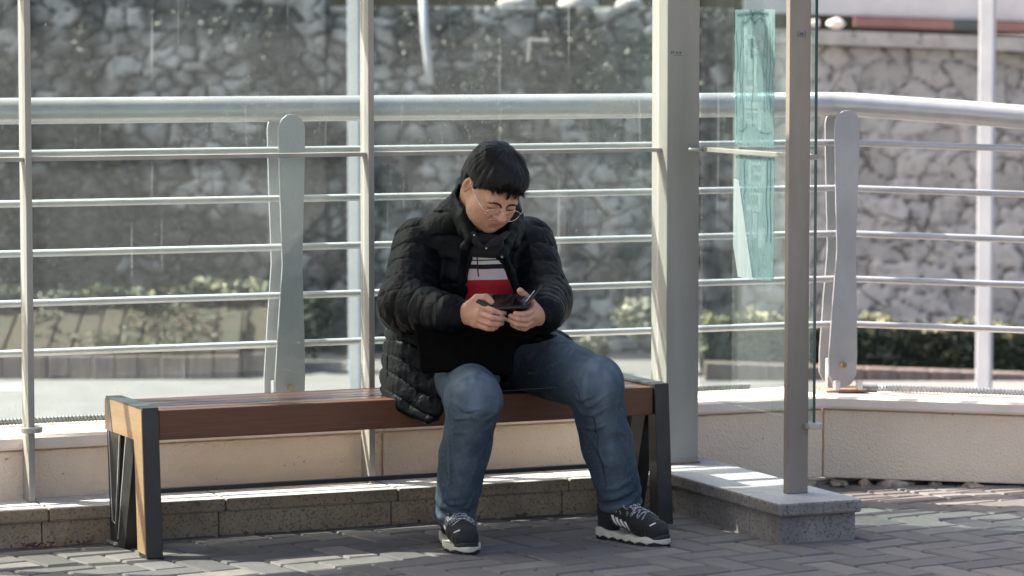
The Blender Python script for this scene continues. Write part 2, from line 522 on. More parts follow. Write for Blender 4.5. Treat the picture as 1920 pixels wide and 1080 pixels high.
# broken footing stones under the panels
r2 = random.Random(3)
def rock(bm, c, sx, sy, sz, seed, sub=2):
    t = bmesh.ops.create_icosphere(bm, subdivisions=sub, radius=1)
    for v in t['verts']:
        n = 1 + .38*mnoise.noise(v.co*1.6 + Vector((seed, 0, 0)))
        v.co = Vector((v.co.x*sx*n, v.co.y*sy*n, v.co.z*sz*n)) + c
bm = bmesh.new()
x = .02
while x < 2.6:
    w = r2.uniform(.04, .14)
    rock(bm, FR(x+w/2, r2.uniform(-.01, .05), .004), w/2, .05, r2.uniform(.012, .03), r2.random()*50)
    x += w + r2.uniform(.0, .06)
x = .02
while x < .6:
    w = r2.uniform(.03, .1); rock(bm, FL(x+w/2, r2.uniform(.0, .05), .004), w/2, .045, r2.uniform(.012, .028), r2.random()*50); x += w
o = obj('footing', bm, M_dirt, pw)
# conduit lying on the coping
M_cond_l = surf('conduit_pale', (.36, .37, .38), (.44, .45, .46), 20, .4, .1, 0)
cd = thing('cable_conduit', 'grey corrugated cable conduit lying on top of the low wall', 'conduit', FL(1.5, .2, .313))
bm = bmesh.new()
def corr(F, s0, s1, t, r, pitch=.012):
    pts, rs = [], []
    n = int((s1-s0)/pitch*2)
    for i in range(n+1):
        q = s0+(s1-s0)*i/n
        pts.append(F(q, t, .3135+r+.002*math.sin(q*3))); rs.append(r if i % 2 else r*.74)
    tube(bm, pts, rs, 8)
corr(FL, .16, 5.6, .235, .012)
obj('conduit_run', bm, M_conduit, cd)
bm = bmesh.new(); corr(FR, .2, 5.0, .15, .013)
obj('conduit_run', bm, M_cond_l, cd)
bm = bmesh.new(); tube(bm, [FR(.13, .15, .3265), FR(.2, .15, .3265)], .014, 12)
obj('conduit_sleeve', bm, M_conduit, cd, smooth=False)

# handrail: big top tube, five thin rails, pairs of blade shaped plates
hr = thing('handrail', 'white painted steel handrail fence of five thin rails and a thick top tube', 'fence', FL(1.5, .15, .311))
RK = Vector((1.139, 11.585, 0)); D21 = Vector((math.cos(R(21.6)), math.sin(R(21.6)), 0)); N21 = Vector((-D21.y, D21.x, 0))
def RL(s, t, z=0): return RK - D21*s + N21*t + Vector((0, 0, z))
def RR(s, t, z=0): return RK + Vector((s, t, z))
bm = bmesh.new()
path = [RL(6, 0, 1.303), RL(3, 0, 1.303), RL(.06, 0, 1.302), RR(.03, -.003, 1.300), RR(.4, 0, 1.275), RR(1.2, 0, 1.21), RR(4, 0, 1.0)]
tube(bm, path, .0415, 24)
obj('top_tube', bm, M_rail, hr, smooth=True)
bm = bmesh.new(); tube(bm, [RR(-.012, -.002, 1.3005), RR(-.002, -.002, 1.3003)], .0428, 24)
obj('weld_ring', bm, M_rail, hr, smooth=True)
zs = [.541, .698, .855, 1.012, 1.169]
for i, z in enumerate(zs):
    bm = bmesh.new()
    tube(bm, [RL(6, 0, z), RL(0, 0, z), RR(.1, 0, z-.003), RR(4, 0, z-.003+SL*3.9)], .0115, 12)
    obj('rail', bm, M_rail, hr, smooth=True)
def blade_outline(ztop, zbot=.35):
    # half widths measured up the blade
    st = [(zbot-.022, .016), (zbot-.012, .034), (zbot+.02, .050), (zbot+.09, .051), (zbot+.28, .043), (.80, .034), (1.0, .040), (1.17, .0445), (ztop-.05, .0455)]
    pts = [(w, z) for z, w in st]
    for k in range(1, 8):
        a = math.pi*k/8
        pts.append((.0455*math.cos(a), ztop-.05+.05*math.sin(a)))
    return pts + [(-w, z) for z, w in st[::-1]]
def blade(F, s, ztop, name='blade_plate', sw=0.0, along=None, nrm=None):
    for t in (-.062, .055):
        bm = bmesh.new()
        out = blade_outline(ztop)
        base = F(s, t, 0)
        # lean: the plate kicks forward at its waist
        fr = [bm.verts.new(base + along*x + Vector((0, 0, z)) - nrm*.004 + along*(-.012 if z < .8 else 0)*(1-(z-.33)/.47 if z < .8 else 0)) for x, z in out]
        bk = [bm.verts.new(v.co + nrm*.009) for v in fr]
        bm.faces.new(fr); bm.faces.new(bk[::-1])
        n = len(fr)
        for i in range(n): bm.faces.new((fr[i], fr[(i+1) % n], bk[(i+1) % n], bk[i]))
        p = obj(name, bm, M_blade, hr, bevel=.002)
        if t < 0:
            bm = bmesh.new()
            c = base + Vector((0, 0, .405)) - along*.01
            tube(bm, [c - nrm*.004, c - nrm*.022], .010, 16)
            obj('bolt', bm, M_rust, p)
    bm = bmesh.new()
    def G(a, b_, z): return F(s, 0, 0) + along*a + nrm*b_ + Vector((0, 0, z))
    sbox(bm, -.075, .075, -.09, .09, .3125, .319, G)
    obj('base_plate', bm, M_rust, hr)
    for q in (-.046, .034):
        bm = bmesh.new(); sbox(bm, q, q+.018, -.10, -.072, .3195, .352, G)
        obj('lug', bm, M_rail, hr, bevel=.003)
    bm = bmesh.new(); sbox(bm, -.045, -.028, .0, .03, .3195, .42, G)
    obj('packer', bm, M_blade, hr)
ax = (D21 + Vector((1, 0, 0))).normalized(); nx = Vector((-ax.y, ax.x, 0))
blade(lambda s, t, z: RK + ax*s + nx*t + Vector((0, 0, z)), .0, 1.283, along=ax, nrm=nx)
blade(RL, 2.012, 1.287, along=D21, nrm=N21)
blade(RL, 4.02, 1.287, along=D21, nrm=N21)

# ================================================================== BENCH
D_b = Vector((math.cos(R(24)), math.sin(R(24)), 0)); N_b = Vector((-D_b.y, D_b.x, 0))
P_b = Vector((-1.09, 9.83, 0))
def B(s, t, z=0): return P_b + D_b*s + N_b*t + Vector((0, 0, z))
bench = thing('bench', 'backless bench with brown timber seat and black steel legs at both ends', 'bench', B(.87, .18, 0))
L = 1.735; DP = .365
def endframe(s0, sgn):
    """s0 = outer face, sgn = +1 runs inward to the right"""
    def E(a, t, z): return B(s0 + sgn*a, t, z)
    a0 = 0.006 if sgn > 0 else 0
    # front leg: black steel strip, splaying forward
    bm = bmesh.new()
    quadbox(bm, [E(0, -.035, 0), E(.05, -.035, 0), E(.05, .03, 0), E(0, .03, 0), E(0, 0, .444), E(.05, 0, .444), E(.05, .05, .444), E(0, .05, .444)])
    leg = obj('leg', bm, M_black, bench, bevel=.002)
    # top cap
    bm = bmesh.new(); quadbox(bm, [E(0, .052, .436), E(.05, .052, .436), E(.05, DP, .436), E(0, DP, .436), E(0, .052, .4445), E(.05, .052, .4445), E(.05, DP, .4445), E(0, DP, .4445)])
    obj('end_cap', bm, M_cap, bench, bevel=.001)
    bm = bmesh.new(); quadbox(bm, [E(0, .052, .345), E(.048, .052, .345), E(.048, DP-.004, .345), E(0, DP-.004, .345), E(0, .052, .435), E(.048, .052, .435), E(.048, DP-.004, .435), E(0, DP-.004, .435)])
    obj('end_beam', bm, M_black, bench)
    # timber cladding of the outer face: head panel and leg strip
    bm = bmesh.new()
    o = .0035
    if sgn < 0: o = -.0006
    out = [(.004-.003, .438), (DP-.002, .438), (DP-.002, .343), (.072, .343), (.045, .012), (-.031, .012)]
    vf = [bm.verts.new(E(-o, t, z)) for t, z in out]; vb = [bm.verts.new(E(-.0005, t, z)) for t, z in out]
    bm.faces.new(vf); bm.faces.new(vb[::-1])
    for i in range(len(out)): bm.faces.new((vf[i], vf[(i+1) % len(out)], vb[(i+1) % len(out)], vb[i]))
    if sgn > 0: obj('end_cladding', bm, M_wood_end, bench)
    else: bm.free()
    bm = bmesh.new()
    quadbox(bm, [E(0, .031, 0), E(.02, .031, 0), E(.02, .045, 0), E(0, .045, 0), E(0, .051, .344), E(.02, .051, .344), E(.02, .072, .344), E(0, .072, .344)])
    obj('leg_backing', bm, M_black, bench)
    bm = bmesh.new()
    if sgn > 0:
        quadbox(bm, [E(-.005, .285, .343), E(-.0036, .285, .343), E(-.0036, .31, .343), E(-.005, .31, .343), E(-.005, .315, .438), E(-.0036, .315, .438), E(-.0036, .34, .438), E(-.005, .34, .438)])
        obj('strap', bm, M_cap, bench)
    else: bm.free()
    # V shaped rear leg: tapering plate and slanting bar, with pale edge trims
    bm = bmesh.new()
    quadbox(bm, [E(.0, .262, 0), E(.045, .262, 0), E(.045, .325, 0), E(0, .325, 0), E(0, .215, .343), E(.045, .215, .343), E(.045, .355, .343), E(0, .355, .343)])
    obj('leg', bm, M_black, bench)
    bm = bmesh.new()
    quadbox(bm, [E(.0, .185, 0), E(.045, .185, 0), E(.045, .255, 0), E(0, .255, 0), E(0, .075, .343), E(.045, .075, .343), E(.045, .165, .343), E(0, .165, .343)])
    obj('leg', bm, M_black, bench)
    bm = bmesh.new()
    def strip(t0, z0, t1, z1, w=.006):
        quadbox(bm, [E(-.0015, t0, z0), E(-.0002, t0, z0), E(-.0002, t0+w, z0), E(-.0015, t0+w, z0), E(-.0015, t1, z1), E(-.0002, t1, z1), E(-.0002, t1+w, z1), E(-.0015, t1+w, z1)])
    strip(.300, .07, .332, .342); strip(.268, .07, .222, .342); strip(.247, .02, .158, .342); strip(.268, .064, .300, .07, .008)
    obj('leg_trim', bm, M_trim, bench)
    bm = bmesh.new(); quadbox(bm, [E(-.01, .25, 0.001), E(.055, .25, 0.001), E(.055, .34, 0.001), E(-.01, .34, 0.001), E(-.01, .25, .008), E(.055, .25, .008), E(.055, .34, .008), E(-.01, .34, .008)])
    obj('foot_plate', bm, M_trim, bench)
endframe(0, 1); endframe(L, -1)
bm = bmesh.new(); sbox(bm, .0515, L-.0515, .006, .052, .345, .434, B)
obj('front_beam', bm, M_wood_front, bench, bevel=.004)
bm = bmesh.new(); sbox(bm, .0515, L-.0515, DP-.05, DP-.006, .345, .432, B)
obj('rear_beam', bm, M_wood_front, bench, bevel=.004)
for k in range(4):
    t0 = .058 + k*.0655
    bm = bmesh.new(); sbox(bm, .0515, L-.0515, t0, t0+.058, .410, .434, B)
    obj('seat_slat', bm, M_wood_slat, bench, bevel=.003)
for q in (.45, .87, 1.3):
    bm = bmesh.new(); sbox(bm, q, q+.04, .05, .32, .38, .4095, B); obj('seat_bearer', bm, M_black, bench)
bm = bmesh.new(); sbox(bm, .046, L-.046, .205, .225, .158, .172, B)
obj('stretcher', bm, M_black, bench, bevel=.002)
# ================================================================== BACKGROUND ACROSS THE ROAD
nprng = np.random.default_rng(5)
def slope_z(x):                                   # the street falls to the right
    x = np.asarray(x, dtype=float)
    return np.where(x > 1.0, SL*(x-1.0), 0.0)
def vnoise(X, Z, f, seed):
    rg = np.random.default_rng(seed); n = 64
    g = rg.uniform(0, 1, (n, n)); U = X*f; V = Z*f
    iu = np.floor(U).astype(int); iv = np.floor(V).astype(int); fu = U-iu; fv = V-iv
    fu = fu*fu*(3-2*fu); fv = fv*fv*(3-2*fv)
    q = lambda a, b: g[a % n, b % n]
    return (q(iu, iv)*(1-fu)+q(iu+1, iv)*fu)*(1-fv)+(q(iu, iv+1)*(1-fu)+q(iu+1, iv+1)*fu)*fv

def cell_relief(X, Z, sx, sz, seed, warp=.05):
    """irregular stones: distance to the nearest joint of a jittered cell pattern"""
    rg = np.random.default_rng(seed)
    nx_, nz_ = int((X.max()-X.min())/sx)+6, int((Z.max()-Z.min())/sz)+6
    jx = rg.uniform(-.36, .36, (nx_, nz_)); jz = rg.uniform(-.30, .30, (nx_, nz_)); hh = rg.uniform(0, 1, (nx_, nz_))
    Xw = X + (vnoise(X, Z, 3.1, seed+40)-.5)*.13 + (vnoise(X, Z, 7.5, seed+41)-.5)*.08 + warp*(np.sin(Z*7.3+X*3.1)+.6*np.sin(X*11+Z*5)+.5*np.sin(Z*19.0-X*6))*.35
    Zw = Z + (vnoise(X, Z, 2.7, seed+42)-.5)*.09 + (vnoise(X, Z, 8.5, seed+43)-.5)*.06 + warp*(np.sin(X*6.1+1.7+Z*4)+.5*np.sin(X*15+Z*9)+.5*np.sin(X*23.0))*.30
    U = (Xw-X.min())/sx+2; V = (Zw-Z.min())/sz+2
    iu, iv = np.floor(U).astype(int), np.floor(V).astype(int)
    d1 = np.full(X.shape, 9.); d2 = np.full(X.shape, 9.); idv = np.zeros(X.shape)
    for du in (-1, 0, 1):
        for dv in (-1, 0, 1):
            a = np.clip(iu+du, 0, nx_-1); b = np.clip(iv+dv, 0, nz_-1)
            off_ = (b % 2)*.5
            cx = iu+du+.5+jx[a, b]+off_-.25; cz = iv+dv+.5+jz[a, b]
            d = np.hypot((U-cx)*1.0, (V-cz)*1.15)
            m_ = d < d1
            d2 = np.where(m_, d1, np.minimum(d2, d)); idv = np.where(m_, hh[a, b], idv); d1 = np.where(m_, d, d1)
    return d2-d1, idv

def stone_wall(name, label, x0, x1, z0, z1, Y, sx, sz, seed, mat, rough_amp, ivy=False, step=.02):
    nx_, nz_ = int((x1-x0)/step)+1, int((z1-z0)/step)+1
    X, Z = np.meshgrid(np.linspace(x0, x1, nx_), np.linspace(z0, z1, nz_), indexing='ij')
    e, idv = cell_relief(X, Z, sx, sz, seed)
    n = vnoise(X, Z, 6, seed)*.5+vnoise(X, Z, 14, seed+1)*.3+vnoise(X, Z, 33, seed+2)*.2
    width = (.15 if ivy else .12)+.26*np.clip(vnoise(X, Z, 1.7, seed+9)*1.6-.5, 0, 1)
    fill = np.clip(vnoise(X, Z, 2.3, seed+5)*.6+vnoise(X, Z, 6.1, seed+6)*.4, 0, 1)       # mortar fills some joints flush
    prof = np.clip(e/width, 0, 1)**.6
    prof = np.maximum(prof, np.clip((fill-(.62 if ivy else .56))*3.2, 0, .7))
    depth = prof*(.035+.022*idv) + (n-.5)*rough_amp*.6
    h = Y - depth
    tone = np.clip(.15+.75*idv*.6+.25*n + .2, 0, 1)*prof
    if ivy:
        g = vnoise(X+Z*.3, Z, 1.5, 71)*.45+vnoise(X, Z, 4.2, 72)*.33+vnoise(X, Z, 9.5, 73)*.22
        tone *= np.clip(1-(g-.475)*5, .42, 1)*(.6+.8*vnoise(X, Z, 9, 79))
    V = np.stack([X, h, Z + slope_z(X)], -1).reshape(-1, 3)
    idx = np.arange(nx_*nz_).reshape(nx_, nz_)
    F = np.stack([idx[:-1, :-1], idx[1:, :-1], idx[1:, 1:], idx[:-1, 1:]], -1).reshape(-1, 4)
    # close the body behind the face
    base = len(V)
    V = np.concatenate([V, np.array([[x0, Y+.5, z0+slope_z(x0)], [x1, Y+.5, z0+slope_z(x1)], [x1, Y+.5, z1+slope_z(x1)], [x0, Y+.5, z1+slope_z(x0)]], dtype=float)])
    faces = F.tolist()
    top = idx[:, -1].tolist(); 
    for a, b in zip(top, top[1:]): pass
    faces.append(top + [base+2, base+3]); faces.append(idx[0, :].tolist() + [base+3, base]); faces.append((idx[-1, ::-1]).tolist() + [base+1, base+2])
    o = obj(name, (V.tolist(), faces), mat, smooth=True)
    a = o.data.attributes.new('tone', 'FLOAT', 'POINT')
    a.data.foreach_set('value', np.concatenate([tone.reshape(-1), np.full(4, .5)]).astype(np.float32))
    return tag(o, label, 'wall')
def stone_mat(name, joint, cs):
    m, nt, b = new_mat(name)
    at = nd(nt, 'ShaderNodeAttribute'); at.attribute_name = 'tone'
    c = ramp(nt, at.outputs['Fac'], [(0, joint), (.22, tuple(.5*(x+y) for x, y in zip(joint, cs[0]))), (.38, cs[0]), (.62, cs[1]), (.9, cs[2])])
    n = noise(nt, 14, 6, .7, coords(nt))
    c = mix(nt, ramp(nt, n, [(.5, (0, 0, 0)), (.72, (.6, .6, .6))]), c, joint)
    nt.links.new(c, b.inputs['Base Color']); b.inputs['Roughness'].default_value = .9
    bump(nt, b, noise(nt, 60, 5, .7, coords(nt)), .7, .01)
    return m
M_stone_r = stone_mat('rubble_stone', (.05, .046, .045), ((.32, .305, .29), (.40, .382, .365), (.49, .468, .45)))
M_stone_l = stone_mat('rubble_stone_dark', (.022, .022, .02), ((.115, .115, .113), (.23, .228, .225), (.39, .385, .38)))
stone_wall('retaining_wall', 'pale rubble stone retaining wall across the road behind the open handrail', 1.55, 9.0, -.7, 1.50, 22.5, .25, .15, 11, M_stone_r, .05)
stone_wall('retaining_wall', 'tall dark rubble wall at the far left, behind the leftmost glass pane', -9.0, -1.25, -.7, 2.3, 22.6, .17, .115, 29, M_stone_l, .10, True)
stone_wall('retaining_wall', 'dark ivy grown rubble wall behind the glass right around the seated person', -1.24, 1.5, -.7, 1.72, 22.6, .17, .115, 23, M_stone_l, .10, True)

M_wallcap = surf('wall_cap', (.30, .29, .27), (.44, .42, .39), 6, .85, 0, .5, 30, .01, speck=((.1, .1, .08), 9, .6))
def strip_box(bm, x0, x1, y0, y1, z0, z1, n=14):
    for i in range(n):
        a = x0+(x1-x0)*i/n; b = x0+(x1-x0)*(i+1)/n
        za, zb = float(slope_z(a)), float(slope_z(b))
        quadbox(bm, [(a, y0, z0+za), (b, y0, z0+zb), (b, y1, z0+zb), (a, y1, z0+za), (a, y0, z1+za), (b, y0, z1+zb), (b, y1, z1+zb), (a, y1, z1+za)])
bm = bmesh.new(); strip_box(bm, 1.55, 9, 22.34, 23.0, 1.505, 1.60)
tag(obj('wall_coping', bm, M_wallcap), 'rough stone coping course on top of the pale retaining wall', 'coping')
# upper road and crash barrier
bm = bmesh.new(); strip_box(bm, -12, 12, 23.05, 40, 1.3, 1.52, 20)
tag(obj('upper_road', bm, M_asphalt), kind='structure')
M_barrier = surf('barrier_grey', (.42, .43, .46), (.50, .51, .54), 5, .4, .2, 0)
M_red = surf('red_rail', (.19, .085, .08), (.25, .12, .11), 6, .5, 0, .1, 50, .002)
M_dark = surf('dark_joint', (.03, .05, .05), (.05, .07, .07), 6, .5)
cb = thing('crash_barrier', 'grey crash barrier with a red lower beam along the top of the stone wall', 'barrier', (3.0, 23.2, 1.5))
bm = bmesh.new()
strip_box(bm, 1.6, 9, 23.2, 23.24, 1.71, 1.90, 12)
obj('beam', bm, M_barrier, cb)
bm = bmesh.new()
strip_box(bm, 2.35, 3.03, 23.1, 23.15, 1.635, 1.70, 3)
obj('lower_beam', bm, M_red, cb)
bm = bmesh.new(); strip_box(bm, 3.2, 3.62, 23.1, 23.15, 1.635, 1.70, 3)
obj('lower_beam', bm, M_red, cb)
bm = bmesh.new(); strip_box(bm, 3.03, 3.2, 23.1, 23.15, 1.635, 1.70, 2)
obj('beam_joint', bm, M_dark, cb)
for x in (1.7, 3.7, 5.7, 7.7):
    bm = bmesh.new(); z = float(slope_z(x)); quadbox(bm, [(x, 23.25, 1.5+z), (x+.1, 23.25, 1.5+z), (x+.1, 23.33, 1.5+z), (x, 23.33, 1.5+z), (x, 23.25, 1.92+z), (x+.1, 23.25, 1.92+z), (x+.1, 23.33, 1.92+z), (x, 23.33, 1.92+z)])
    obj('barrier_post', bm, M_barrier, cb)
# pale boulders at the edge of the upper road
M_boulder = surf('pale_boulder', (.40, .37, .35), (.54, .50, .48), 6, .8, 0, .5, 20, .01)
BLD = [(2.07, 23.0, .035, 'whitish round boulder beside a warm beige one at the left end of the red beam'), (2.21, 22.95, .045, 'warm beige boulder touching the left end of the red beam'),
       (3.80, 22.9, .062, 'bright white boulder just right of the tall pale pole'), (3.98, 22.95, .05, 'greyish boulder right of the bright white one, far right'),
       (.03, 23.05, .10, 'long bright boulder on the wall top above the seated person'), (.45, 23.05, .11, 'widest white boulder on the wall top, left of the thick column'), (.80, 23.05, .08, 'small dull boulder on the wall top beside the thick column')]
for i, (x, y, r_, lab) in enumerate(BLD):
    bm = bmesh.new(); rock(bm, Vector((x, y, (1.64 if x > 1.5 else 1.72)+float(slope_z(x))+r_*.2)), r_*1.25, r_, r_*.8, i*7.1)
    tag(obj('boulder', bm, M_boulder, smooth=True), lab, 'boulder', 'boulders on top of the retaining wall')

# poles
M_pole = surf('pole_white', (.42, .43, .45), (.50, .51, .53), 4, .5, .05, .1, 60, .002)
def polething(x, y, w, z0, z1, label, name='utility_pole', sq=True):
    p = thing(name, label, 'pole', (x, y, z0), R(-18))
    rm = Matrix.Rotation(R(-18), 3, 'Z')
    bm = bmesh.new()
    c = [Vector((x, y, 0)) + rm @ Vector((sx*w/2, sy*w/2, 0)) for sx, sy in ((-1, -1), (1, -1), (1, 1), (-1, 1))]
    quadbox(bm, [q+Vector((0, 0, z0)) for q in c]+[q+Vector((0, 0, z1)) for q in c])
    obj('shaft', bm, M_pole, p, bevel=w*.08)
    bm = bmesh.new()
    c = [Vector((x, y, 0)) + rm @ Vector((sx*w*.9, sy*w*.9, 0)) for sx, sy in ((-1, -1), (1, -1), (1, 1), (-1, 1))]
    quadbox(bm, [q+Vector((0, 0, z0)) for q in c]+[q+Vector((0, 0, z0+.02)) for q in c])
    obj('foot_plate', bm, M_pole, p)
    return p
polething(2.80, 19.8, .088, -.62, 5.5, 'tall pale square pole in front of the hedge at the right')
polething(-.925, 19.8, .072, -.62, 5.5, 'slim pale pole partly hidden behind the second glass post')
# drain pipe hanging down the dark wall
bm = bmesh.new()
tube(bm, [(-.60, 22.35, 1.9), (-.575, 22.33, 1.5), (-.56, 22.32, 1.38), (-.545, 22.32, 1.20)], .028, 12)
tag(obj('drain_pipe', bm, M_pole, smooth=True), 'white drain pipe hanging down the dark stone wall above the seated person', 'pipe')
# pale reflection, modelled as a bent tube on the dark wall
bm = bmesh.new(); tube(bm, [(.11, 22.36, 1.36), (.12, 22.36, 1.50), (.245, 22.36, 1.49)], .012, 8)
tag(obj('reflection_mark', bm, M_clip), 'small pale angle shaped reflection, modelled on the dark stone wall', 'reflection')

# ------------------------------------------------------------------ hedge, leaves
def leaf_mat(name, stops, rough=.55):
    m, nt, b = new_mat(name)
    at = nd(nt, 'ShaderNodeAttribute'); at.attribute_name = 'tone'
    c = ramp(nt, at.outputs['Fac'], stops)
    nt.links.new(c, b.inputs['Base Color']); b.inputs['Roughness'].default_value = rough
    return m
def leaf_mesh(P, size, rg, tone, flat=.5):
    """P: (n,3) centres -> many small folded leaves"""
    n = len(P)
    a = rg.normal(0, 1, (n, 3)); a[:, 2] *= flat; a /= np.linalg.norm(a, axis=1)[:, None]
    b = rg.normal(0, 1, (n, 3)); b -= (a*b).sum(1)[:, None]*a; b /= np.linalg.norm(b, axis=1)[:, None]
    s = size*rg.uniform(.6, 1.3, (n, 1))
    V = np.stack([P-a*s, P-b*s*.5, P+a*s, P+b*s*.5], 1).reshape(-1, 3)
    F = np.arange(4*n).reshape(n, 4)
    return V, F, np.repeat(tone, 4)
def leaves_obj(name, P, size, seed, mat, tone, parent=None, extra=None):
    rg = np.random.default_rng(seed)
    V, F, T = leaf_mesh(P, size, rg, tone)
    o = obj(name, (V.tolist(), F.tolist()), mat, parent)
    at = o.data.attributes.new('tone', 'FLOAT', 'POINT'); at.data.foreach_set('value', T.astype(np.float32))
    return o
M_leaf = leaf_mat('hedge_leaf', [(0, (.018, .028, .02)), (.45, (.04, .06, .04)), (.72, (.10, .12, .07)), (.88, (.30, .28, .14)), (1, (.50, .45, .26))])
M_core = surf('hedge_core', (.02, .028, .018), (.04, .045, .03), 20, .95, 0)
def hedge(name, label, x0, x1, y0, y1, z0, z1, n, seed, topbias=1.0, leaf=.028):
    h = thing(name, label, 'hedge', ((x0+x1)/2, (y0+y1)/2, z0))
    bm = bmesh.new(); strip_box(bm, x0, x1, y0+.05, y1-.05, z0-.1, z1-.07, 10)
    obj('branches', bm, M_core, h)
    rg = np.random.default_rng(seed)
    x = rg.uniform(x0, x1, n); y = rg.uniform(y0, y1, n); u = rg.uniform(0, 1, n)
    top = z1 + .022*np.sin(x*9)+.02*np.sin(x*23+y*9)+.015*np.sin(x*51)
    z = z0 + (top-z0)*np.where(rg.uniform(0, 1, n) < .45, 1-.10*u, u)
    front = rg.uniform(0, 1, n) < .6
    y = np.where(front, y0 + .07*rg.uniform(0, 1, n)**1.5 + .03*np.sin(x*13+z*17), y)
    hrel = (z-z0)/(z1-z0)
    tone = np.clip(.15+.35*rg.uniform(0, 1, n)+.25*np.sin(x*17+z*29)*.5 + np.where(hrel > .88, .45*topbias, 0)*rg.uniform(.5, 1.1, n) + np.where(rg.uniform(0, 1, n) > .985, .6, 0), 0, 1)
    z = z + slope_z(x)
    leaves_obj('leaves', np.stack([x, y, z], 1), leaf, seed+1, M_leaf, tone, h)
    return h
hedge('hedge', 'low clipped hedge with yellow tipped top behind the tall pale pole', 1.2, 8.6, 20.95, 21.5, -.48, -.24+.0, 26000, 31)
M_lowkerb = surf('planter_kerb', (.09, .078, .073), (.17, .135, .12), 7, .9, 0, .5, 30, .01, (3, 1, .5))
bm = bmesh.new(); 
for i in range(37): 
    a = 1.2+i*.2; za = float(slope_z(a)); zb = float(slope_z(a+.2))
    quadbox(bm, [(a, 20.72, -.62+za), (a+.194, 20.72, -.62+zb), (a+.194, 20.86, -.62+zb), (a, 20.86, -.62+za), (a, 20.72, -.49+za), (a+.194, 20.72, -.49+zb), (a+.194, 20.86, -.49+zb), (a, 20.86, -.49+za)])
tag(obj('planter_kerb', bm, M_lowkerb, bevel=.006), 'brownish kerb stones in front of the yellow tipped hedge', 'kerb')

# ------------------------------------------------------------------ sloping block bank at the left
M_block = surf('tan_block', (.042, .036, .023), (.068, .056, .036), 9, .9, 0, .5, 40, .01, speck=((.028, .036, .02), 9, .50))
M_soil = surf('soil', (.05, .05, .035), (.09, .08, .055), 20, .95, 0, .4, 40, .01)
bank = thing('planter_bank', 'sloping bank of tan blocks with dark joints across the road at the left', 'planter', (-2.6, 21.1, -.61))
bm = bmesh.new(); bs_ = bmesh.new(); bl_ = bmesh.new()
x = -5.6; i = 0; rb_ = random.Random(9)
while x < -1.42:
    w = .142*(1 if x < -2.2 else 1.15)
    cv = .0 if x < -1.9 else (x+1.9)*.8
    y0 = 20.88 + cv
    j = .007
    lean = -.05*min(1, max(0, (-1.9-x)/1.3))
    dz = rb_.uniform(-.008, .008); dy = rb_.uniform(-.012, .012)
    quadbox(bm, [(x+j, y0+dy, -.445), (x+w-j, y0+dy, -.445), (x+w-j, y0+.1, -.46), (x+j, y0+.1, -.46),
                 (x+j-lean, y0+.36+dy, -.215+dz), (x+w-j-lean, y0+.36+dy, -.215+dz), (x+w-j-lean, y0+.46, -.23), (x+j-lean, y0+.46, -.23)])
    quadbox(bl_, [(x+j/2, y0-.08+dy, -.62), (x+w-j/2, y0-.08+dy, -.62), (x+w-j/2, y0+.05, -.62), (x+j/2, y0+.05, -.62),
                 (x+j/2, y0-.05+dy, -.465), (x+w-j/2, y0-.05+dy, -.465), (x+w-j/2, y0+.08, -.465), (x+j/2, y0+.08, -.465)])
    x += w; i += 1
obj('bank_blocks', bm, M_block, bank, bevel=.008)
obj('kerb_blocks', bl_, M_lowkerb, bank, bevel=.006)
quadbox(bs_, [(-6, 20.93, -.62), (-1.4, 21.1, -.62), (-1.4, 21.6, -.62), (-6, 21.6, -.62), (-6, 21.30, -.235), (-1.42, 21.5, -.235), (-1.42, 22.0, -.235), (-6, 22.0, -.235)])
obj('bank_soil', bs_, M_soil, bank)
# weeds and fallen leaves lying on the blocks
rgk = np.random.default_rng(19)
nk = 5200
kx = rgk.uniform(-5.5, -1.5, nk); ku = rgk.uniform(0, 1, nk)**1.3
gk = vnoise(kx, ku, 3.3, 81)*.6+vnoise(kx, ku*2, 9, 82)*.4
kk = gk > .48; kx, ku = kx[kk], ku[kk]
ky = 20.86+.40*(1-ku)+np.where(kx > -1.9, (kx+1.9)*.8, 0); kz = -.215-.235*ku+.012
leaves_obj('bank_weeds', np.stack([kx, ky-.02, kz], 1), .017, 20, leaf_mat('weed_leaf', [(0, (.03, .035, .018)), (.5, (.075, .075, .04)), (1, (.16, .12, .07))]), np.clip(rgk.uniform(0, 1, len(kx)), 0, 1), bank)['kind'] = 'stuff'
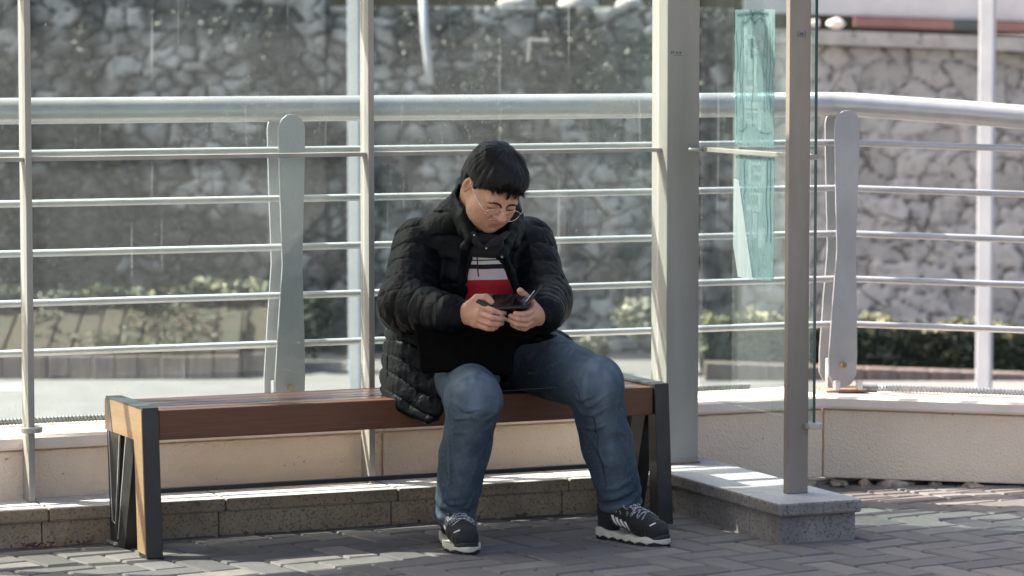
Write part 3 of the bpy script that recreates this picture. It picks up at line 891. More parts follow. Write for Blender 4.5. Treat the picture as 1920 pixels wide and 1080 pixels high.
# growth on top of the bank
hedge('low_hedge', 'yellow green clipped growth along the top of the tan block bank', -5.8, -2.15, 21.26, 21.8, -.26, -.125, 12000, 41, .75, .022)
M_leaf2 = leaf_mat('faded_leaf', [(0, (.06, .07, .06)), (.5, (.13, .14, .10)), (1, (.34, .33, .26))])
def bush(name, label, c, r, n, seed, mat=None, bias=0.0, leaf=.03):
    b_ = thing(name, label, 'bush', (c[0], c[1], c[2]-r[2]))
    rg = np.random.default_rng(seed)
    bm = bmesh.new()
    for k in range(9):
        a = rg.uniform(0, 6.28); q = rg.uniform(.3, .8)
        tube(bm, [(c[0], c[1], c[2]-r[2]), (c[0]+q*r[0]*.5*math.cos(a), c[1]+q*r[1]*.5*math.sin(a), c[2]), (c[0]+q*r[0]*math.cos(a), c[1]+q*r[1]*math.sin(a), c[2]+r[2]*.6)], [.012, .008, .003], 5)
    obj('stem', bm, M_core, b_)
    d = rg.normal(0, 1, (n, 3)); d /= np.linalg.norm(d, axis=1)[:, None]
    q = rg.uniform(0.15, 1, n)**.45
    lump = 1+.18*np.sin(d[:, 0]*7+d[:, 2]*5)+.12*np.sin(d[:, 1]*13+d[:, 0]*9)
    P = np.array(c)+d*np.array(r)*(q*lump)[:, None]
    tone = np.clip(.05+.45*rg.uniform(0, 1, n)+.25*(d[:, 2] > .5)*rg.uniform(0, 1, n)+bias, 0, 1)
    leaves_obj('leaves', P, leaf, seed+1, mat or M_leaf, tone, b_)
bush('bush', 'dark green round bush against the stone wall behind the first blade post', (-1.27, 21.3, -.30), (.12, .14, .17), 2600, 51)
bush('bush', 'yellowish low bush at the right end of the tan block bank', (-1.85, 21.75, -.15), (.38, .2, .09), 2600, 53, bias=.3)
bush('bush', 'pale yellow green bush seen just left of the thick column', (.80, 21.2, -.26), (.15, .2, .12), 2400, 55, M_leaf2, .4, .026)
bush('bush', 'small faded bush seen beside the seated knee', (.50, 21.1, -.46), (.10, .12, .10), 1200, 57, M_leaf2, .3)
# dry creeper over the left part of the stone wall
rg = random.Random(12)
bm = bmesh.new()
for k in range(172):
    x = rg.uniform(-4.2, 1.4) if k < 150 else rg.uniform(1.6, 3.9)
    z = rg.uniform(-.6, .8) if k < 150 else rg.uniform(-.3, 1.1)
    a = rg.uniform(.2, 2.9); pts = []
    for j in range(rg.randint(5, 12)):
        pts.append(Vector((x, 22.40 - rg.uniform(0, .03), z)))
        a += rg.uniform(-.7, .7); x += .07*math.cos(a); z += .07*abs(math.sin(a))*rg.choice((1, 1, 1, -.4))
        if z > 1.5: break
    if len(pts) > 3: tube(bm, pts, [(.011 if k < 150 else .006)*(1-.7*i_/len(pts)) for i_ in range(len(pts))], 5)
M_creeper = surf('creeper_bark', (.03, .026, .022), (.08, .07, .06), 20, .9, 0)
tag(obj('creeper', bm, M_creeper), 'dry leafless creeper stems spread over the stone wall', 'creeper', kind='stuff')
rgn = np.random.default_rng(77)
n = 15000
cx = rgn.uniform(-4.6, 1.45, n); cz = rgn.uniform(-.5, 1.7, n)
g = vnoise(cx+cz*.3, cz, 1.5, 71)*.45+vnoise(cx, cz, 4.2, 72)*.33+vnoise(cx, cz, 9.5, 73)*.22
k_ = g > .60
cx, cz = cx[k_], cz[k_]
M_ivy = leaf_mat('ivy_leaf', [(0, (.025, .03, .025)), (.6, (.06, .065, .05)), (1, (.17, .17, .14))])
o = leaves_obj('ivy', np.stack([cx, 22.42-.07*rgn.uniform(0, 1, len(cx)), cz], 1), .02, 78, M_ivy, np.clip(rgn.uniform(0, 1, len(cx)), 0, 1))
tag(o, 'dark sparse ivy leaves on the stone wall behind the glass', 'ivy', kind='stuff')
# ================================================================== SCULPTING: distance fields -> smooth quad meshes
def V3(*a): return np.array(a, dtype=float)
VT = np.random.default_rng(99).uniform(0, 1, 32768)
def vn3(P, f, s=0):
    Q = P*np.array(f, float)
    I = np.floor(Q).astype(np.int64); F = Q-I; F = F*F*(3-2*F)
    I += int(s)*7
    x0, y0, z0 = (I[:, 0] & 31) << 10, (I[:, 1] & 31) << 5, I[:, 2] & 31
    x1, y1, z1 = ((I[:, 0]+1) & 31) << 10, ((I[:, 1]+1) & 31) << 5, (I[:, 2]+1) & 31
    fx, fy, fz = F[:, 0], F[:, 1], F[:, 2]
    a = VT[x0+y0+z0]*(1-fz)+VT[x0+y0+z1]*fz; b = VT[x0+y1+z0]*(1-fz)+VT[x0+y1+z1]*fz
    c = VT[x1+y0+z0]*(1-fz)+VT[x1+y0+z1]*fz; d = VT[x1+y1+z0]*(1-fz)+VT[x1+y1+z1]*fz
    return (a*(1-fy)+b*fy)*(1-fx)+(c*(1-fy)+d*fy)*fx
def smin(a, b, k):
    if k <= 0: return np.minimum(a, b)
    h = np.clip(.5+.5*(b-a)/k, 0, 1)
    return b+(a-b)*h-k*h*(1-h)
def smax(a, b, k): return -smin(-a, -b, k)
def cone(a, b, ra, rb, sq=None, disp=None):
    """tapering rounded limb; sq = (direction, factor) flattens it; disp(s, P, h) adds to the radius"""
    a, b = np.array(a, float), np.array(b, float); ab = b-a; l2 = (ab@ab)+1e-12; L_ = math.sqrt(l2)
    def f(P):
        pa = P-a; h = np.clip((pa@ab)/l2, 0, 1); q = pa-h[:, None]*ab
        if sq is not None:
            w = np.array(sq[0], float); w /= np.linalg.norm(w); q = q+(sq[1]-1)*(q@w)[:, None]*w
        d = np.sqrt((q*q).sum(1))-(ra+(rb-ra)*h)
        if disp is not None:
            m_ = np.abs(d) < .028
            if m_.any(): d[m_] -= disp((pa[m_]@ab)/L_, P[m_], h[m_])
        return d
    return f
def ell(c, r, M=None):
    c = np.array(c, float); r = np.array(r, float)
    def f(P):
        q = P-c
        if M is not None: q = q@M
        k0 = np.sqrt(((q/r)**2).sum(1)); k1 = np.sqrt(((q/(r*r))**2).sum(1))+1e-9
        return k0*(k0-1)/k1
    return f
def rbox(c, h, r, M=None):
    c = np.array(c, float); h = np.array(h, float)
    def f(P):
        q = P-c
        if M is not None: q = q@M
        q = np.abs(q)-h+r
        return np.sqrt((np.maximum(q, 0)**2).sum(1))+np.minimum(q.max(1), 0)-r
    return f
def chain(pts, rs, k=.0, **kw):
    fs = [cone(pts[i], pts[i+1], rs[i], rs[i+1], **kw) for i in range(len(pts)-1)]
    return union(fs, k)
def union(fs, k=.01):
    def f(P):
        d = fs[0](P)
        for g in fs[1:]: d = smin(d, g(P), k)
        return d
    return f
class Groups:
    """union of groups; far groups are skipped block by block"""
    def __init__(s, fs, k): s.fs, s.k = fs, k
    def __call__(s, P):
        if len(P) > 600 and len(P) < 9000:
            c = P.mean(0)[None]; hd = np.linalg.norm(P.max(0)-P.min(0))/2
            dc = [float(g(c)[0]) for g in s.fs]; m_ = min(dc)
            fs = [g for g, d in zip(s.fs, dc) if d < m_+2.4*hd+.03]
        else: fs = s.fs
        d = fs[0](P)
        for g in fs[1:]: d = smin(d, g(P), s.k)
        return d
def local(f, O, M):
    """field given in local axes (columns of M are the local axes in world)"""
    O = np.array(O, float)
    return lambda P: f((P-O)@M)
def mesh_sdf(f, lo, hi, h, nb=12, margin=.02):
    lo = np.array(lo, float); hi = np.array(hi, float)
    n = np.ceil((hi-lo)/(h*nb)).astype(int)
    I = np.stack(np.meshgrid(*[np.arange(x) for x in n], indexing='ij'), -1).reshape(-1, 3)
    C = lo+(I+.5)*h*nb
    d = np.concatenate([f(c) for c in np.array_split(C, max(1, len(C)//10000+1))]) if len(C) > 9000 else f(C)
    I = I[np.abs(d) < h*nb*.95+margin]
    g = np.stack(np.meshgrid(*[np.arange(nb+1)]*3, indexing='ij'), -1).reshape(-1, 3)
    BIG = 1 << 12
    keys, verts, quads, qk = [], [], [], []
    key = lambda a: (a[..., 0].astype(np.int64)*BIG+a[..., 1])*BIG+a[..., 2]
    for b in I:
        G = b*nb+g
        v = f(lo+G*h).reshape(nb+1, nb+1, nb+1)
        if v.min() > 0 or v.max() < 0: continue
        s = v < 0
        cs = s[:-1, :-1, :-1].astype(np.int8)
        for a in ((1, 0, 0), (0, 1, 0), (0, 0, 1), (1, 1, 0), (1, 0, 1), (0, 1, 1), (1, 1, 1)):
            cs = cs+s[a[0]:nb+a[0], a[1]:nb+a[1], a[2]:nb+a[2]]
        act = np.argwhere((cs > 0) & (cs < 8))
        if not len(act): continue
        # vertex = mean of the edge crossings
        acc = np.zeros((len(act), 3)); cnt = np.zeros(len(act))
        for ax_ in range(3):
            o1, o2 = [k for k in range(3) if k != ax_]
            for p in (0, 1):
                for q in (0, 1):
                    A_ = act.copy(); A_[:, o1] += p; A_[:, o2] += q
                    B_ = A_.copy(); B_[:, ax_] += 1
                    va = v[A_[:, 0], A_[:, 1], A_[:, 2]]; vb = v[B_[:, 0], B_[:, 1], B_[:, 2]]
                    m_ = (va < 0) != (vb < 0)
                    t = np.where(m_, va/np.where(m_, va-vb, 1), 0)
                    pt = A_.astype(float); pt[:, ax_] += t
                    acc += pt*m_[:, None]; cnt += m_
        vp = lo+(b*nb+acc/cnt[:, None])*h
        verts.append(vp); keys.append(key(b*nb+act))
        for ax_ in range(3):
            o1, o2 = (ax_+1) % 3, (ax_+2) % 3
            sl = [slice(0, nb)]*3; sl2 = list(sl); sl2[ax_] = slice(1, nb+1)
            s0 = s[tuple(sl)]; s1 = s[tuple(sl2)]
            e = np.argwhere(s0 != s1)
            if not len(e): continue
            fl = s0[e[:, 0], e[:, 1], e[:, 2]]
            E = b*nb+e
            c = []
            for p, q in ((1, 1), (0, 1), (0, 0), (1, 0)):
                X = E.copy(); X[:, o1] -= p; X[:, o2] -= q; c.append(key(X))
            c = np.stack(c, 1)
            c[~fl] = c[~fl][:, ::-1]
            quads.append(c)
    K_ = np.concatenate(keys); V_ = np.concatenate(verts); Q = np.concatenate(quads)
    o = np.argsort(K_); K_ = K_[o]; V_ = V_[o]
    ix = np.searchsorted(K_, Q); ix = np.clip(ix, 0, len(K_)-1)
    ok = (K_[ix] == Q).all(1)
    return V_, ix[ok]
def np_obj(name, V_, F_, mat, parent=None, smooth=True, attrs=None):
    me = bpy.data.meshes.new(name)
    lo, hi = V_.min(0), V_.max(0); c = (lo+hi)/2
    if parent is None: c = V3(c[0], c[1], lo[2])
    me.vertices.add(len(V_)); me.vertices.foreach_set('co', (V_-c).astype(np.float32).reshape(-1))
    k = F_.shape[1]
    me.loops.add(F_.size); me.loops.foreach_set('vertex_index', F_.reshape(-1).astype(np.int32))
    me.polygons.add(len(F_)); me.polygons.foreach_set('loop_start', np.arange(0, F_.size, k, dtype=np.int32))
    me.update(calc_edges=True); me.validate()
    if smooth: me.polygons.foreach_set('use_smooth', [True]*len(me.polygons))
    for a, val in (attrs or {}).items():
        at = me.attributes.new(a, 'FLOAT', 'POINT'); at.data.foreach_set('value', np.asarray(val, dtype=np.float32))
    for mm in (mat if isinstance(mat, (list, tuple)) else [mat]): me.materials.append(mm)
    o = bpy.data.objects.new(name, me); col.objects.link(o)
    if parent is not None:
        o.parent = parent; o.location = wmat(parent).inverted() @ Vector(c)
        # parents of sculpted parts are never rotated
    else: o.location = Vector(c)
    return o
def relax(V_, F_, it=2, lam=.5):
    """light smoothing so that voxel steps do not show"""
    E = np.concatenate([F_[:, [i, (i+1) % 4]] for i in range(4)])
    for _ in range(it):
        s = np.zeros_like(V_); c = np.zeros(len(V_))
        for k in range(3): s[:, k] = np.bincount(E[:, 0], V_[E[:, 1], k], len(V_))
        c = np.bincount(E[:, 0], minlength=len(V_))
        V_ = V_+lam*(s/np.maximum(c, 1)[:, None]-V_)
    return V_
HS = 1.0
def sculpt(name, f, lo, hi, h, mat, parent=None, it=1, attrs=None, margin=.02):
    h = h*HS
    V_, F_ = mesh_sdf(f, lo, hi, h, margin=margin)
    if it: V_ = relax(V_, F_, it)
    return np_obj(name, V_, F_, mat, parent, attrs={k: g(V_) for k, g in (attrs or {}).items()})
def grad(f, P, e=.0008):
    g = np.stack([f(P+V3(*[(e if i == k else 0) for i in range(3)]))-f(P-V3(*[(e if i == k else 0) for i in range(3)])) for k in range(3)], 1)/(2*e)
    return g/(np.linalg.norm(g, axis=1)[:, None]+1e-9)
def project(f, P, off=0.0, it=8):
    P = np.array(P, float).reshape(-1, 3)
    for _ in range(it): P = P-grad(f, P)*(f(P)-off)[:, None]*.9
    return P
def pix(u, v, Y): return V3((u-960)/6286*Y, Y, 1.55-(v-60)/6286*Y)
# ================================================================== THE SEATED PERSON
# joints, in metres
F_t = V3(.32, -.947, 0)                                     # the way the chest faces
HIP_R, HIP_L = V3(-.17, 10.40, .545), V3(.02, 10.48, .545)   # _R = the person's right (left in the photo)
KNE_R, KNE_L = V3(-.114, 9.90, .464), V3(.252, 10.08, .488)
ANK_R, ANK_L = V3(-.174, 10.08, .095), V3(.336, 10.21, .10)
PEL, CHE, NEC = V3(-.085, 10.43, .56), V3(-.125, 10.34, .83), V3(-.115, 10.27, .99)
SHO_R, SHO_L = V3(-.278, 10.33, .890), V3(.045, 10.42, .890)
ELB_R, ELB_L = V3(-.322, 10.15, .722), V3(.098, 10.27, .728)
WRI_R, WRI_L = V3(-.150, 9.985, .708), V3(.082, 10.02, .700)
# head axes: x = the person's right, y = the way the face looks, z = crown
yaw, pit, rol = R(27), R(37), R(8)
h_f = V3(math.sin(yaw)*math.cos(pit), -math.cos(yaw)*math.cos(pit), -math.sin(pit))
h_u = V3(math.sin(yaw)*math.sin(pit), -math.cos(yaw)*math.sin(pit), math.cos(pit))
h_r = np.cross(h_f, h_u)
h_u = h_u*math.cos(rol)-h_r*math.sin(rol); h_r = np.cross(h_f, h_u)
HM = np.stack([h_r, h_f, h_u], 1)
HO = V3(-.0595, 10.14, 1.080)
def hw(x, y, z): return HO+HM@V3(x, y, z)

# ---- head field, local axes
def head_local():
    skull = union([ell((0, -.014, .036), (.0765, .097, .086)), ell((0, .026, -.030), (.066, .064, .085))], .03)
    jaw = union([ell((0, .028, -.072), (.060, .056, .044)), cone((-.043, .034, -.060), (-.030, .055, -.082), .026, .020), cone((.043, .034, -.060), (.030, .055, -.082), .026, .020),
                 ell((0, .074, -.094), (.024, .018, .018)), cone((-.044, .052, -.036), (-.036, .062, -.052), .026, .024), cone((.044, .052, -.036), (.036, .062, -.052), .026, .024)], .022)
    brow = cone((-.038, .074, .010), (.038, .074, .010), .0155, .0155)
    nose = union([cone((0, .086, .006), (0, .109, -.028), .0080, .0110), ell((0, .1115, -.032), (.0130, .0125, .0105)),
                  ell((-.0135, .0985, -.033), (.0095, .0115, .0085)), ell((.0135, .0985, -.033), (.0095, .0115, .0085))], .008)
    lids = [ell((x, .0765, -.007), (.0170, .0125, .0120)) for x in (-.032, .032)]
    lipu = union([cone((-.020, .0825, -.0625), (-.004, .0925, -.0590), .0046, .0070), cone((.004, .0925, -.0590), (.020, .0825, -.0625), .0070, .0046)], .004)
    lipl = cone((-.014, .0855, -.0705), (.014, .0855, -.0705), .0070, .0070)
    mound = ell((0, .074, -.062), (.034, .018, .026))
    def f(P):
        d = smin(skull(P), jaw(P), .022)
        d = smin(d, brow(P), .012)
        d = smin(d, mound(P), .014)
        for x in (-.032, .032):                       # eye hollows
            d = smax(d, -ell((x, .098, -.006), (.021, .018, .0125))(P), .012)
        for l in lids: d = smin(d, l(P), .003)
        for x in (-.032, .032):                       # lid crease and lash line
            d = smax(d, -cone((x-.013, .0875, .0025), (x+.013, .0875, .0025), .0015, .0015)(P), .002)
        d = smin(d, nose(P), .009)
        d = smin(d, lipu(P), .0035); d = smin(d, lipl(P), .0035)
        d = smax(d, -cone((-.021, .0885, -.0655), (.021, .0885, -.0655), .0016, .0016)(P), .002)
        d = smax(d, -ell((0, .098, -.0805), (.014, .008, .004))(P), .006)
        for x in (-.008, .008): d = smax(d, -ell((x, .1045, -.0385), (.0035, .004, .003))(P), .002)
        for sx in (-1, 1):                            # nasolabial folds
            d = smax(d, -chain([(sx*.018, .094, -.036), (sx*.029, .084, -.055), (sx*.030, .078, -.068)], [.001, .0016, .001])(P), .006)
        return d
    ears = []
    for sx in (-1, 1):
        M = np.array(Matrix.Rotation(R(36*sx), 3, 'Z') @ Matrix.Rotation(R(-12), 3, 'X'))
        c = V3(sx*.0800, -.012, -.004)
        def ear(P, M=M, c=c, sx=sx):
            q = (P-c)@M/.88; q = q*V3(sx, 1, 1)                     # x away from the head, y forward, z up
            d = ell((0, 0, 0), (.0085, .0175, .0320))(q)
            d = smin(d, ell((-.001, .006, -.026), (.0060, .0085, .0095))(q), .008)
            h_ = union([ell((.0115, .0035, .004), (.0130, .0100, .0190)), ell((.0115, .0045, -.012), (.0120, .0080, .0090))], .004)(q)
            d = smax(d, -h_, .002)
            return smin(d, ell((-.002, .0035, .001), (.0045, .0030, .0130))(q), .003)
        ears.append(ear)
    def g(P):
        d = f(P)
        for e in ears: d = smin(d, e(P), .006)
        return d
    return g
head_l = head_local()
head_f = local(head_l, HO, HM)
neck_f = union([cone(hw(0, -.040, -.040), NEC+V3(0, .02, -.02), .064, .068), cone(hw(0, .012, -.078), NEC+V3(.01, -.045, 0), .042, .045), cone(NEC, CHE, .062, .10)], .03)

# ---- hands
def px_(u, v, Y): return pix(u, v, Y)
def hand(wr, palm, fingers, thumb, rf=.0088):
    fs = []
    parts = []
    for fg in fingers:
        parts.append(chain(fg, [rf*1.12, rf*1.05, rf*.95, rf*.84][:len(fg)], .0))
    pf = [cone(wr, fg[0], .021, .0125) for fg in fingers]
    pf += [cone(a, b, ra, rb) for a, b, ra, rb in palm]
    P_ = union(pf, .012)
    th = chain(thumb, [.0155, .0122, .0112, .0100][:len(thumb)], .004)
    def f(P):
        d = P_(P)
        for q in parts: d = smin(d, q(P), .0030)
        return smin(d, th(P), .008)
    return f
Y0 = 9.93
fR = [[px_(902, 574, 9.925), px_(924, 583, 9.893), px_(938, 587.5, 9.905), px_(946, 587.5, 9.93)],
      [px_(899, 587, 9.915), px_(923, 596, 9.880), px_(937, 598.5, 9.895), px_(944.5, 598, 9.92)],
      [px_(896, 599, 9.918), px_(920, 607.5, 9.885), px_(933, 608.5, 9.90), px_(941, 606.5, 9.925)],
      [px_(892, 608, 9.925), px_(914, 616.0, 9.90), px_(924, 616.5, 9.91), px_(931, 613.5, 9.93)]]
tR = [px_(878, 575, 9.94), px_(894, 559, 9.945), px_(911, 557.5, 9.935), px_(921, 567, 9.925)]
handR = hand(WRI_R, [(px_(880, 585, 9.95), px_(898, 590, 9.925), .024, .018), (px_(876, 578, 9.95), px_(895, 570, 9.935), .017, .014), (WRI_R, px_(885, 590, 9.95), .026, .025)], fR, tR)
fL = [[px_(1000, 578, 9.965), px_(990, 588, 9.925), px_(976, 590, 9.905), px_(966, 588, 9.905)],
      [px_(1001, 590, 9.965), px_(988, 600, 9.925), px_(970, 599, 9.905), px_(957, 592.5, 9.912)],
      [px_(999, 601, 9.97), px_(986, 610, 9.93), px_(968, 608, 9.912), px_(956, 601, 9.918)],
      [px_(995, 608, 9.975), px_(984, 616, 9.945), px_(971, 614, 9.925), px_(961, 609, 9.93)]]
tL = [px_(1001, 575, 9.99), px_(993, 562, 9.985), px_(983, 554, 9.975), px_(975, 545, 9.965)]
handL = hand(WRI_L, [(px_(1003, 590, 9.99), px_(998, 592, 9.965), .022, .017), (px_(1003, 582, 9.99), px_(999, 576, 9.98), .018, .014)], fL, tL)
armR = chain([SHO_R, ELB_R, WRI_R], [.052, .042, .026], .01)
armL = chain([SHO_L, ELB_L, WRI_L], [.052, .042, .026], .01)
torso_b = union([cone(PEL, CHE, .115, .115, (F_t, 1.1)), cone(SHO_R, SHO_L, .055, .055)], .05)
legR = chain([HIP_R, KNE_R, ANK_R], [.075, .055, .036], .02)
legL = chain([HIP_L, KNE_L, ANK_L], [.075, .055, .036], .02)
# feet directions
FD_R = V3(.16, -.987, 0); FD_R /= np.linalg.norm(FD_R)
FD_L = V3(.707, -.707, 0)
footR = cone(ANK_R+V3(0, 0, -.035), ANK_R+FD_R*.11+V3(0, 0, -.050), .028, .016)
footL = cone(ANK_L+V3(0, 0, -.035), ANK_L+FD_L*.11+V3(0, 0, -.050), .028, .016)
body_f = Groups([head_f, neck_f, torso_b, armR, armL, handR, handL, legR, legL, footR, footL], .012)

def skin_attr(kind):
    def f(V_):
        q = (V_-HO)@HM
        def blob(c, r): return np.exp(-(((q-np.array(c))/np.array(r))**2).sum(1))
        if kind == 'lip':
            x, y, z = q[:, 0], q[:, 1], q[:, 2]
            m_ = ((np.abs(x)/.0215)**2+((z+.0655)/.0105)**2) < 1
            return np.where(m_ & (y > .078), 1.0, 0.0)
        if kind == 'flush':
            a = blob((.045, .06, -.04), (.03, .04, .025))+blob((-.045, .06, -.04), (.03, .04, .025))+blob((0, .11, -.03), (.015, .02, .012))*1.0
            a += blob((.083, -.01, 0), (.012, .02, .03))*.9+blob((-.083, -.01, 0), (.012, .02, .03))*.9
            hands = (V_[:, 1] < 10.02) & (V_[:, 2] > .6) & (V_[:, 2] < .8)
            return np.clip(np.where(hands, .25+.5*vn3(V_, (60, 60, 60), 3), a), 0, 1)
        if kind == 'beard':
            a = blob((0, .08, -.09), (.035, .03, .022))+blob((0, .095, -.052), (.022, .02, .006))*.8+blob((.05, .04, -.085), (.03, .04, .03))*.7+blob((-.05, .04, -.085), (.03, .04, .03))*.7
            return np.clip(a, 0, 1)
    return f
m, nt, b = new_mat('skin'); M_skin = m
a1 = nd(nt, 'ShaderNodeAttribute'); a1.attribute_name = 'lip'
a2 = nd(nt, 'ShaderNodeAttribute'); a2.attribute_name = 'flush'
a3 = nd(nt, 'ShaderNodeAttribute'); a3.attribute_name = 'beard'
c = ramp(nt, noise(nt, 60, 6, .7, coords(nt)), [(.32, (.40, .215, .135)), (.5, (.47, .27, .175)), (.68, (.53, .32, .215))])
c = mix(nt, ramp(nt, noise(nt, 900, 2, .6, coords(nt)), [(.35, (.35, .35, .35)), (.5, (0, 0, 0))]), c, (.33, .17, .11))
c = mix(nt, ramp(nt, a2.outputs['Fac'], [(0, (0, 0, 0)), (1, (.55, .55, .55))]), c, (.50, .20, .13))
c = mix(nt, ramp(nt, a3.outputs['Fac'], [(0, (0, 0, 0)), (1, (.30, .30, .30))]), c, (.20, .13, .11))
c = mix(nt, a1.outputs['Fac'], c, (.40, .19, .14))
nt.links.new(c, b.inputs['Base Color']); b.inputs['Roughness'].default_value = .5
b.inputs['Subsurface Weight'].default_value = .08; b.inputs['Subsurface Radius'].default_value = (.012, .004, .002); b.inputs['Subsurface Scale'].default_value = 1
bump(nt, b, noise(nt, 700, 3, .6, coords(nt)), .15, .0006)
person = sculpt('person', body_f, (-.45, 9.80, .0), (.55, 10.62, 1.26), .0026, M_skin, None, 1,
                {k: skin_attr(k) for k in ('lip', 'flush', 'beard')})
tag(person, 'person seated on the bench in black puffer jacket and jeans, looking down at a phone', 'person')

# ---- brows and lashes
def HV_(p): return Vector(hw(*p))
def strands(name, roots, dirs, length, width, mat, parent, droop=0.0, seg=3, nrm=None, curl=None):
    """tapered flat blades; roots, dirs (n,3); length (n,)"""
    n = len(roots); rg = np.random.default_rng(5)
    side = np.cross(dirs, nrm if nrm is not None else rg.normal(0, 1, (n, 3))); side /= np.linalg.norm(side, axis=1)[:, None]+1e-9
    rows = []
    for j in range(seg+1):
        t = j/seg
        c = roots+dirs*(length*t)[:, None]+V3(0, 0, -1)*(droop*t*t*length)[:, None]
        if curl is not None: c = c+curl*((t*t)*length)[:, None]
        w = width*(1-t)**.7*.5+.00005
        rows += [c-side*w, c+side*w]
    V_ = np.stack(rows, 1).reshape(-1, 3)
    k = 2*(seg+1)
    F_ = np.concatenate([np.arange(n)[:, None]*k+np.array([2*j, 2*j+1, 2*j+3, 2*j+2]) for j in range(seg)])
    return np_obj(name, V_, F_, mat, parent, smooth=False)
m, nt, b = new_mat('hair'); M_hair = m
b.inputs['Base Color'].default_value = (.0035, .0033, .0034, 1); b.inputs['Roughness'].default_value = .52
b.inputs['Specular IOR Level'].default_value = .26
rg = np.random.default_rng(8)
rt, dr = [], []
for sx in (-1, 1):
    n = 420; t = rg.uniform(0, 1, n)
    x = sx*(.014+.038*t); z = .0035+.0060*np.sin(t*2.0)-.001*t+rg.normal(0, .0024, n)*(1.15-.6*t)
    rt.append(np.stack([x, np.full(n, .090)-.35*(x/.05)**2*.05, z], 1)); dr.append(np.stack([np.full(n, sx*1.0), np.zeros(n)+.05, .30-.55*t], 1)+rg.normal(0, .12, (n, 3)))
rt = np.concatenate(rt); dr = np.concatenate(dr)
rt = project(head_l, rt, .0006); nr = grad(head_l, rt)
dr = dr-nr*(dr*nr).sum(1)[:, None]+nr*.12; dr /= np.linalg.norm(dr, axis=1)[:, None]
for sx in (-1, 1):
    q = np.array([(sx*.012, .10, .0010), (sx*.019, .10, .0028), (sx*.028, .10, .0042), (sx*.037, .095, .0050), (sx*.046, .085, .0040), (sx*.052, .075, .0020)])
    q = project(head_l, q, -.0004)
    bm = bmesh.new(); tube(bm, [HV_(p) for p in q], [.0022, .0034, .0038, .0034, .0024, .0012], 8)
    obj('eyebrow', bm, M_hair, person, smooth=True)
rt, dr = [], []
for sx in (-1, 1):
    n = 150; t = rg.uniform(-1, 1, n)
    rt.append(np.stack([sx*.032+.0165*t, np.full(n, .092), -.0150+.003*t*t], 1)); dr.append(np.stack([t*.4, np.full(n, .75), np.full(n, -.6)], 1))
rt = project(head_l, np.concatenate(rt), .0002); dr = np.concatenate(dr); dr /= np.linalg.norm(dr, axis=1)[:, None]
strands('eyelashes', HO+rt@HM.T, dr@HM.T, rg.uniform(.0015, .003, len(rt)), .0006, M_hair, person)

# ---- hair: sculpted cap plus loose strands
def fringe_z(x): return np.interp(x, [-.07, -.045, -.03, -.015, 0, .012, .022, .035, .055], [.034, .044, .057, .064, .066, .054, .070, .076, .062])
def hair_local():
    cap = union([ell((0, -.016, .045), (.0885, .1075, .0905)), ell((0, -.045, .0), (.080, .072, .075)), ell((0, .045, .075), (.066, .050, .040))], .02)
    def f(P):
        x, y, z = P[:, 0], P[:, 1], P[:, 2]
        ang_ = np.arctan2(x, y+.02); rad = np.hypot(x, y+.05)
        tex = .0024*(vn3(np.stack([ang_*13, rad*16, z*14], 1), (1, 1, 1), 4)-.5)*2+.0034*(vn3(P, (42, 30, 42), 6)-.5)*2
        d = cap(P)-tex-.002
        # hairline: keep what is above / behind the cut
        fr = fringe_z(x)+.004*np.sin(x*240)          # fringe height on the forehead
        side = np.clip((np.abs(x)-.052)/.02, 0, 1)
        cut_front = (fr-z)*(1-side)+side*(-1)
        face = np.maximum(smax((fr-z), .0, .004)*0+(fr-z), -(y-.012)*1.0)
        # region in front of the temples and below the fringe is free of hair
        ylim = np.interp(z, [-.03, -.016, 0, .018, .032, .050, .075], [-.02, .006, .016, .032, .052, .078, .11])+.003*np.sin(z*330)
        cutA = np.minimum(fr-z, y-ylim)
        cutA = np.where(np.abs(x) > 0, cutA, cutA)
        d = smax(d, cutA, .004)
        # around and below the ears
        earcut = np.minimum(np.minimum(.020-z, y+.030), .006-y)
        d = smax(d, earcut, .010)
        d = smax(d, -(z+.050-.1*np.clip(-y-.05, 0, .1)), .006)
        return d
    return f
hair_l = hair_local()
hair_f = local(hair_l, HO, HM)
lo_h = HO-.16; hi_h = HO+.16
hair = sculpt('hair', hair_f, lo_h, hi_h, .0022, M_hair, person, 1)
rgh = np.random.default_rng(21)
n = 8500
d0 = rgh.normal(0, 1, (n, 3)); d0 /= np.linalg.norm(d0, axis=1)[:, None]
P0 = V3(0, -.012, .04)+d0*.1
P0 = project(hair_l, P0, -.0015, 10)
ok = (np.abs(hair_l(P0)+.0015) < .002) & (P0[:, 2] > -.045) & ~((P0[:, 2] < .022) & (P0[:, 1] > -.036))
P0 = P0[ok]
nr = grad(hair_l, P0)
whorl = V3(.012, -.060, .118)
dr = P0-whorl; dr = dr+V3(0, .03, 0)
dr = dr-nr*(dr*nr).sum(1)[:, None]; dr /= np.linalg.norm(dr, axis=1)[:, None]+1e-9
near = np.exp(-((P0-whorl)**2).sum(1)/.0012)
dr = dr+nr*(.17+.25*near)[:, None]+rgh.normal(0, .20, P0.shape); dr /= np.linalg.norm(dr, axis=1)[:, None]
lowside = (np.abs(P0[:, 0]) > .06) & (P0[:, 2] < .06)
ln = np.where(lowside, rgh.uniform(.006, .014, len(P0)), rgh.uniform(.018, .034, len(P0)))
nw = HM@V3(0, 0, 1)
strands('hair_strands', HO+P0@HM.T, dr@HM.T, ln, .0013, M_hair, hair, droop=.35, nrm=nr@HM.T, curl=-(nr@HM.T)*.45)
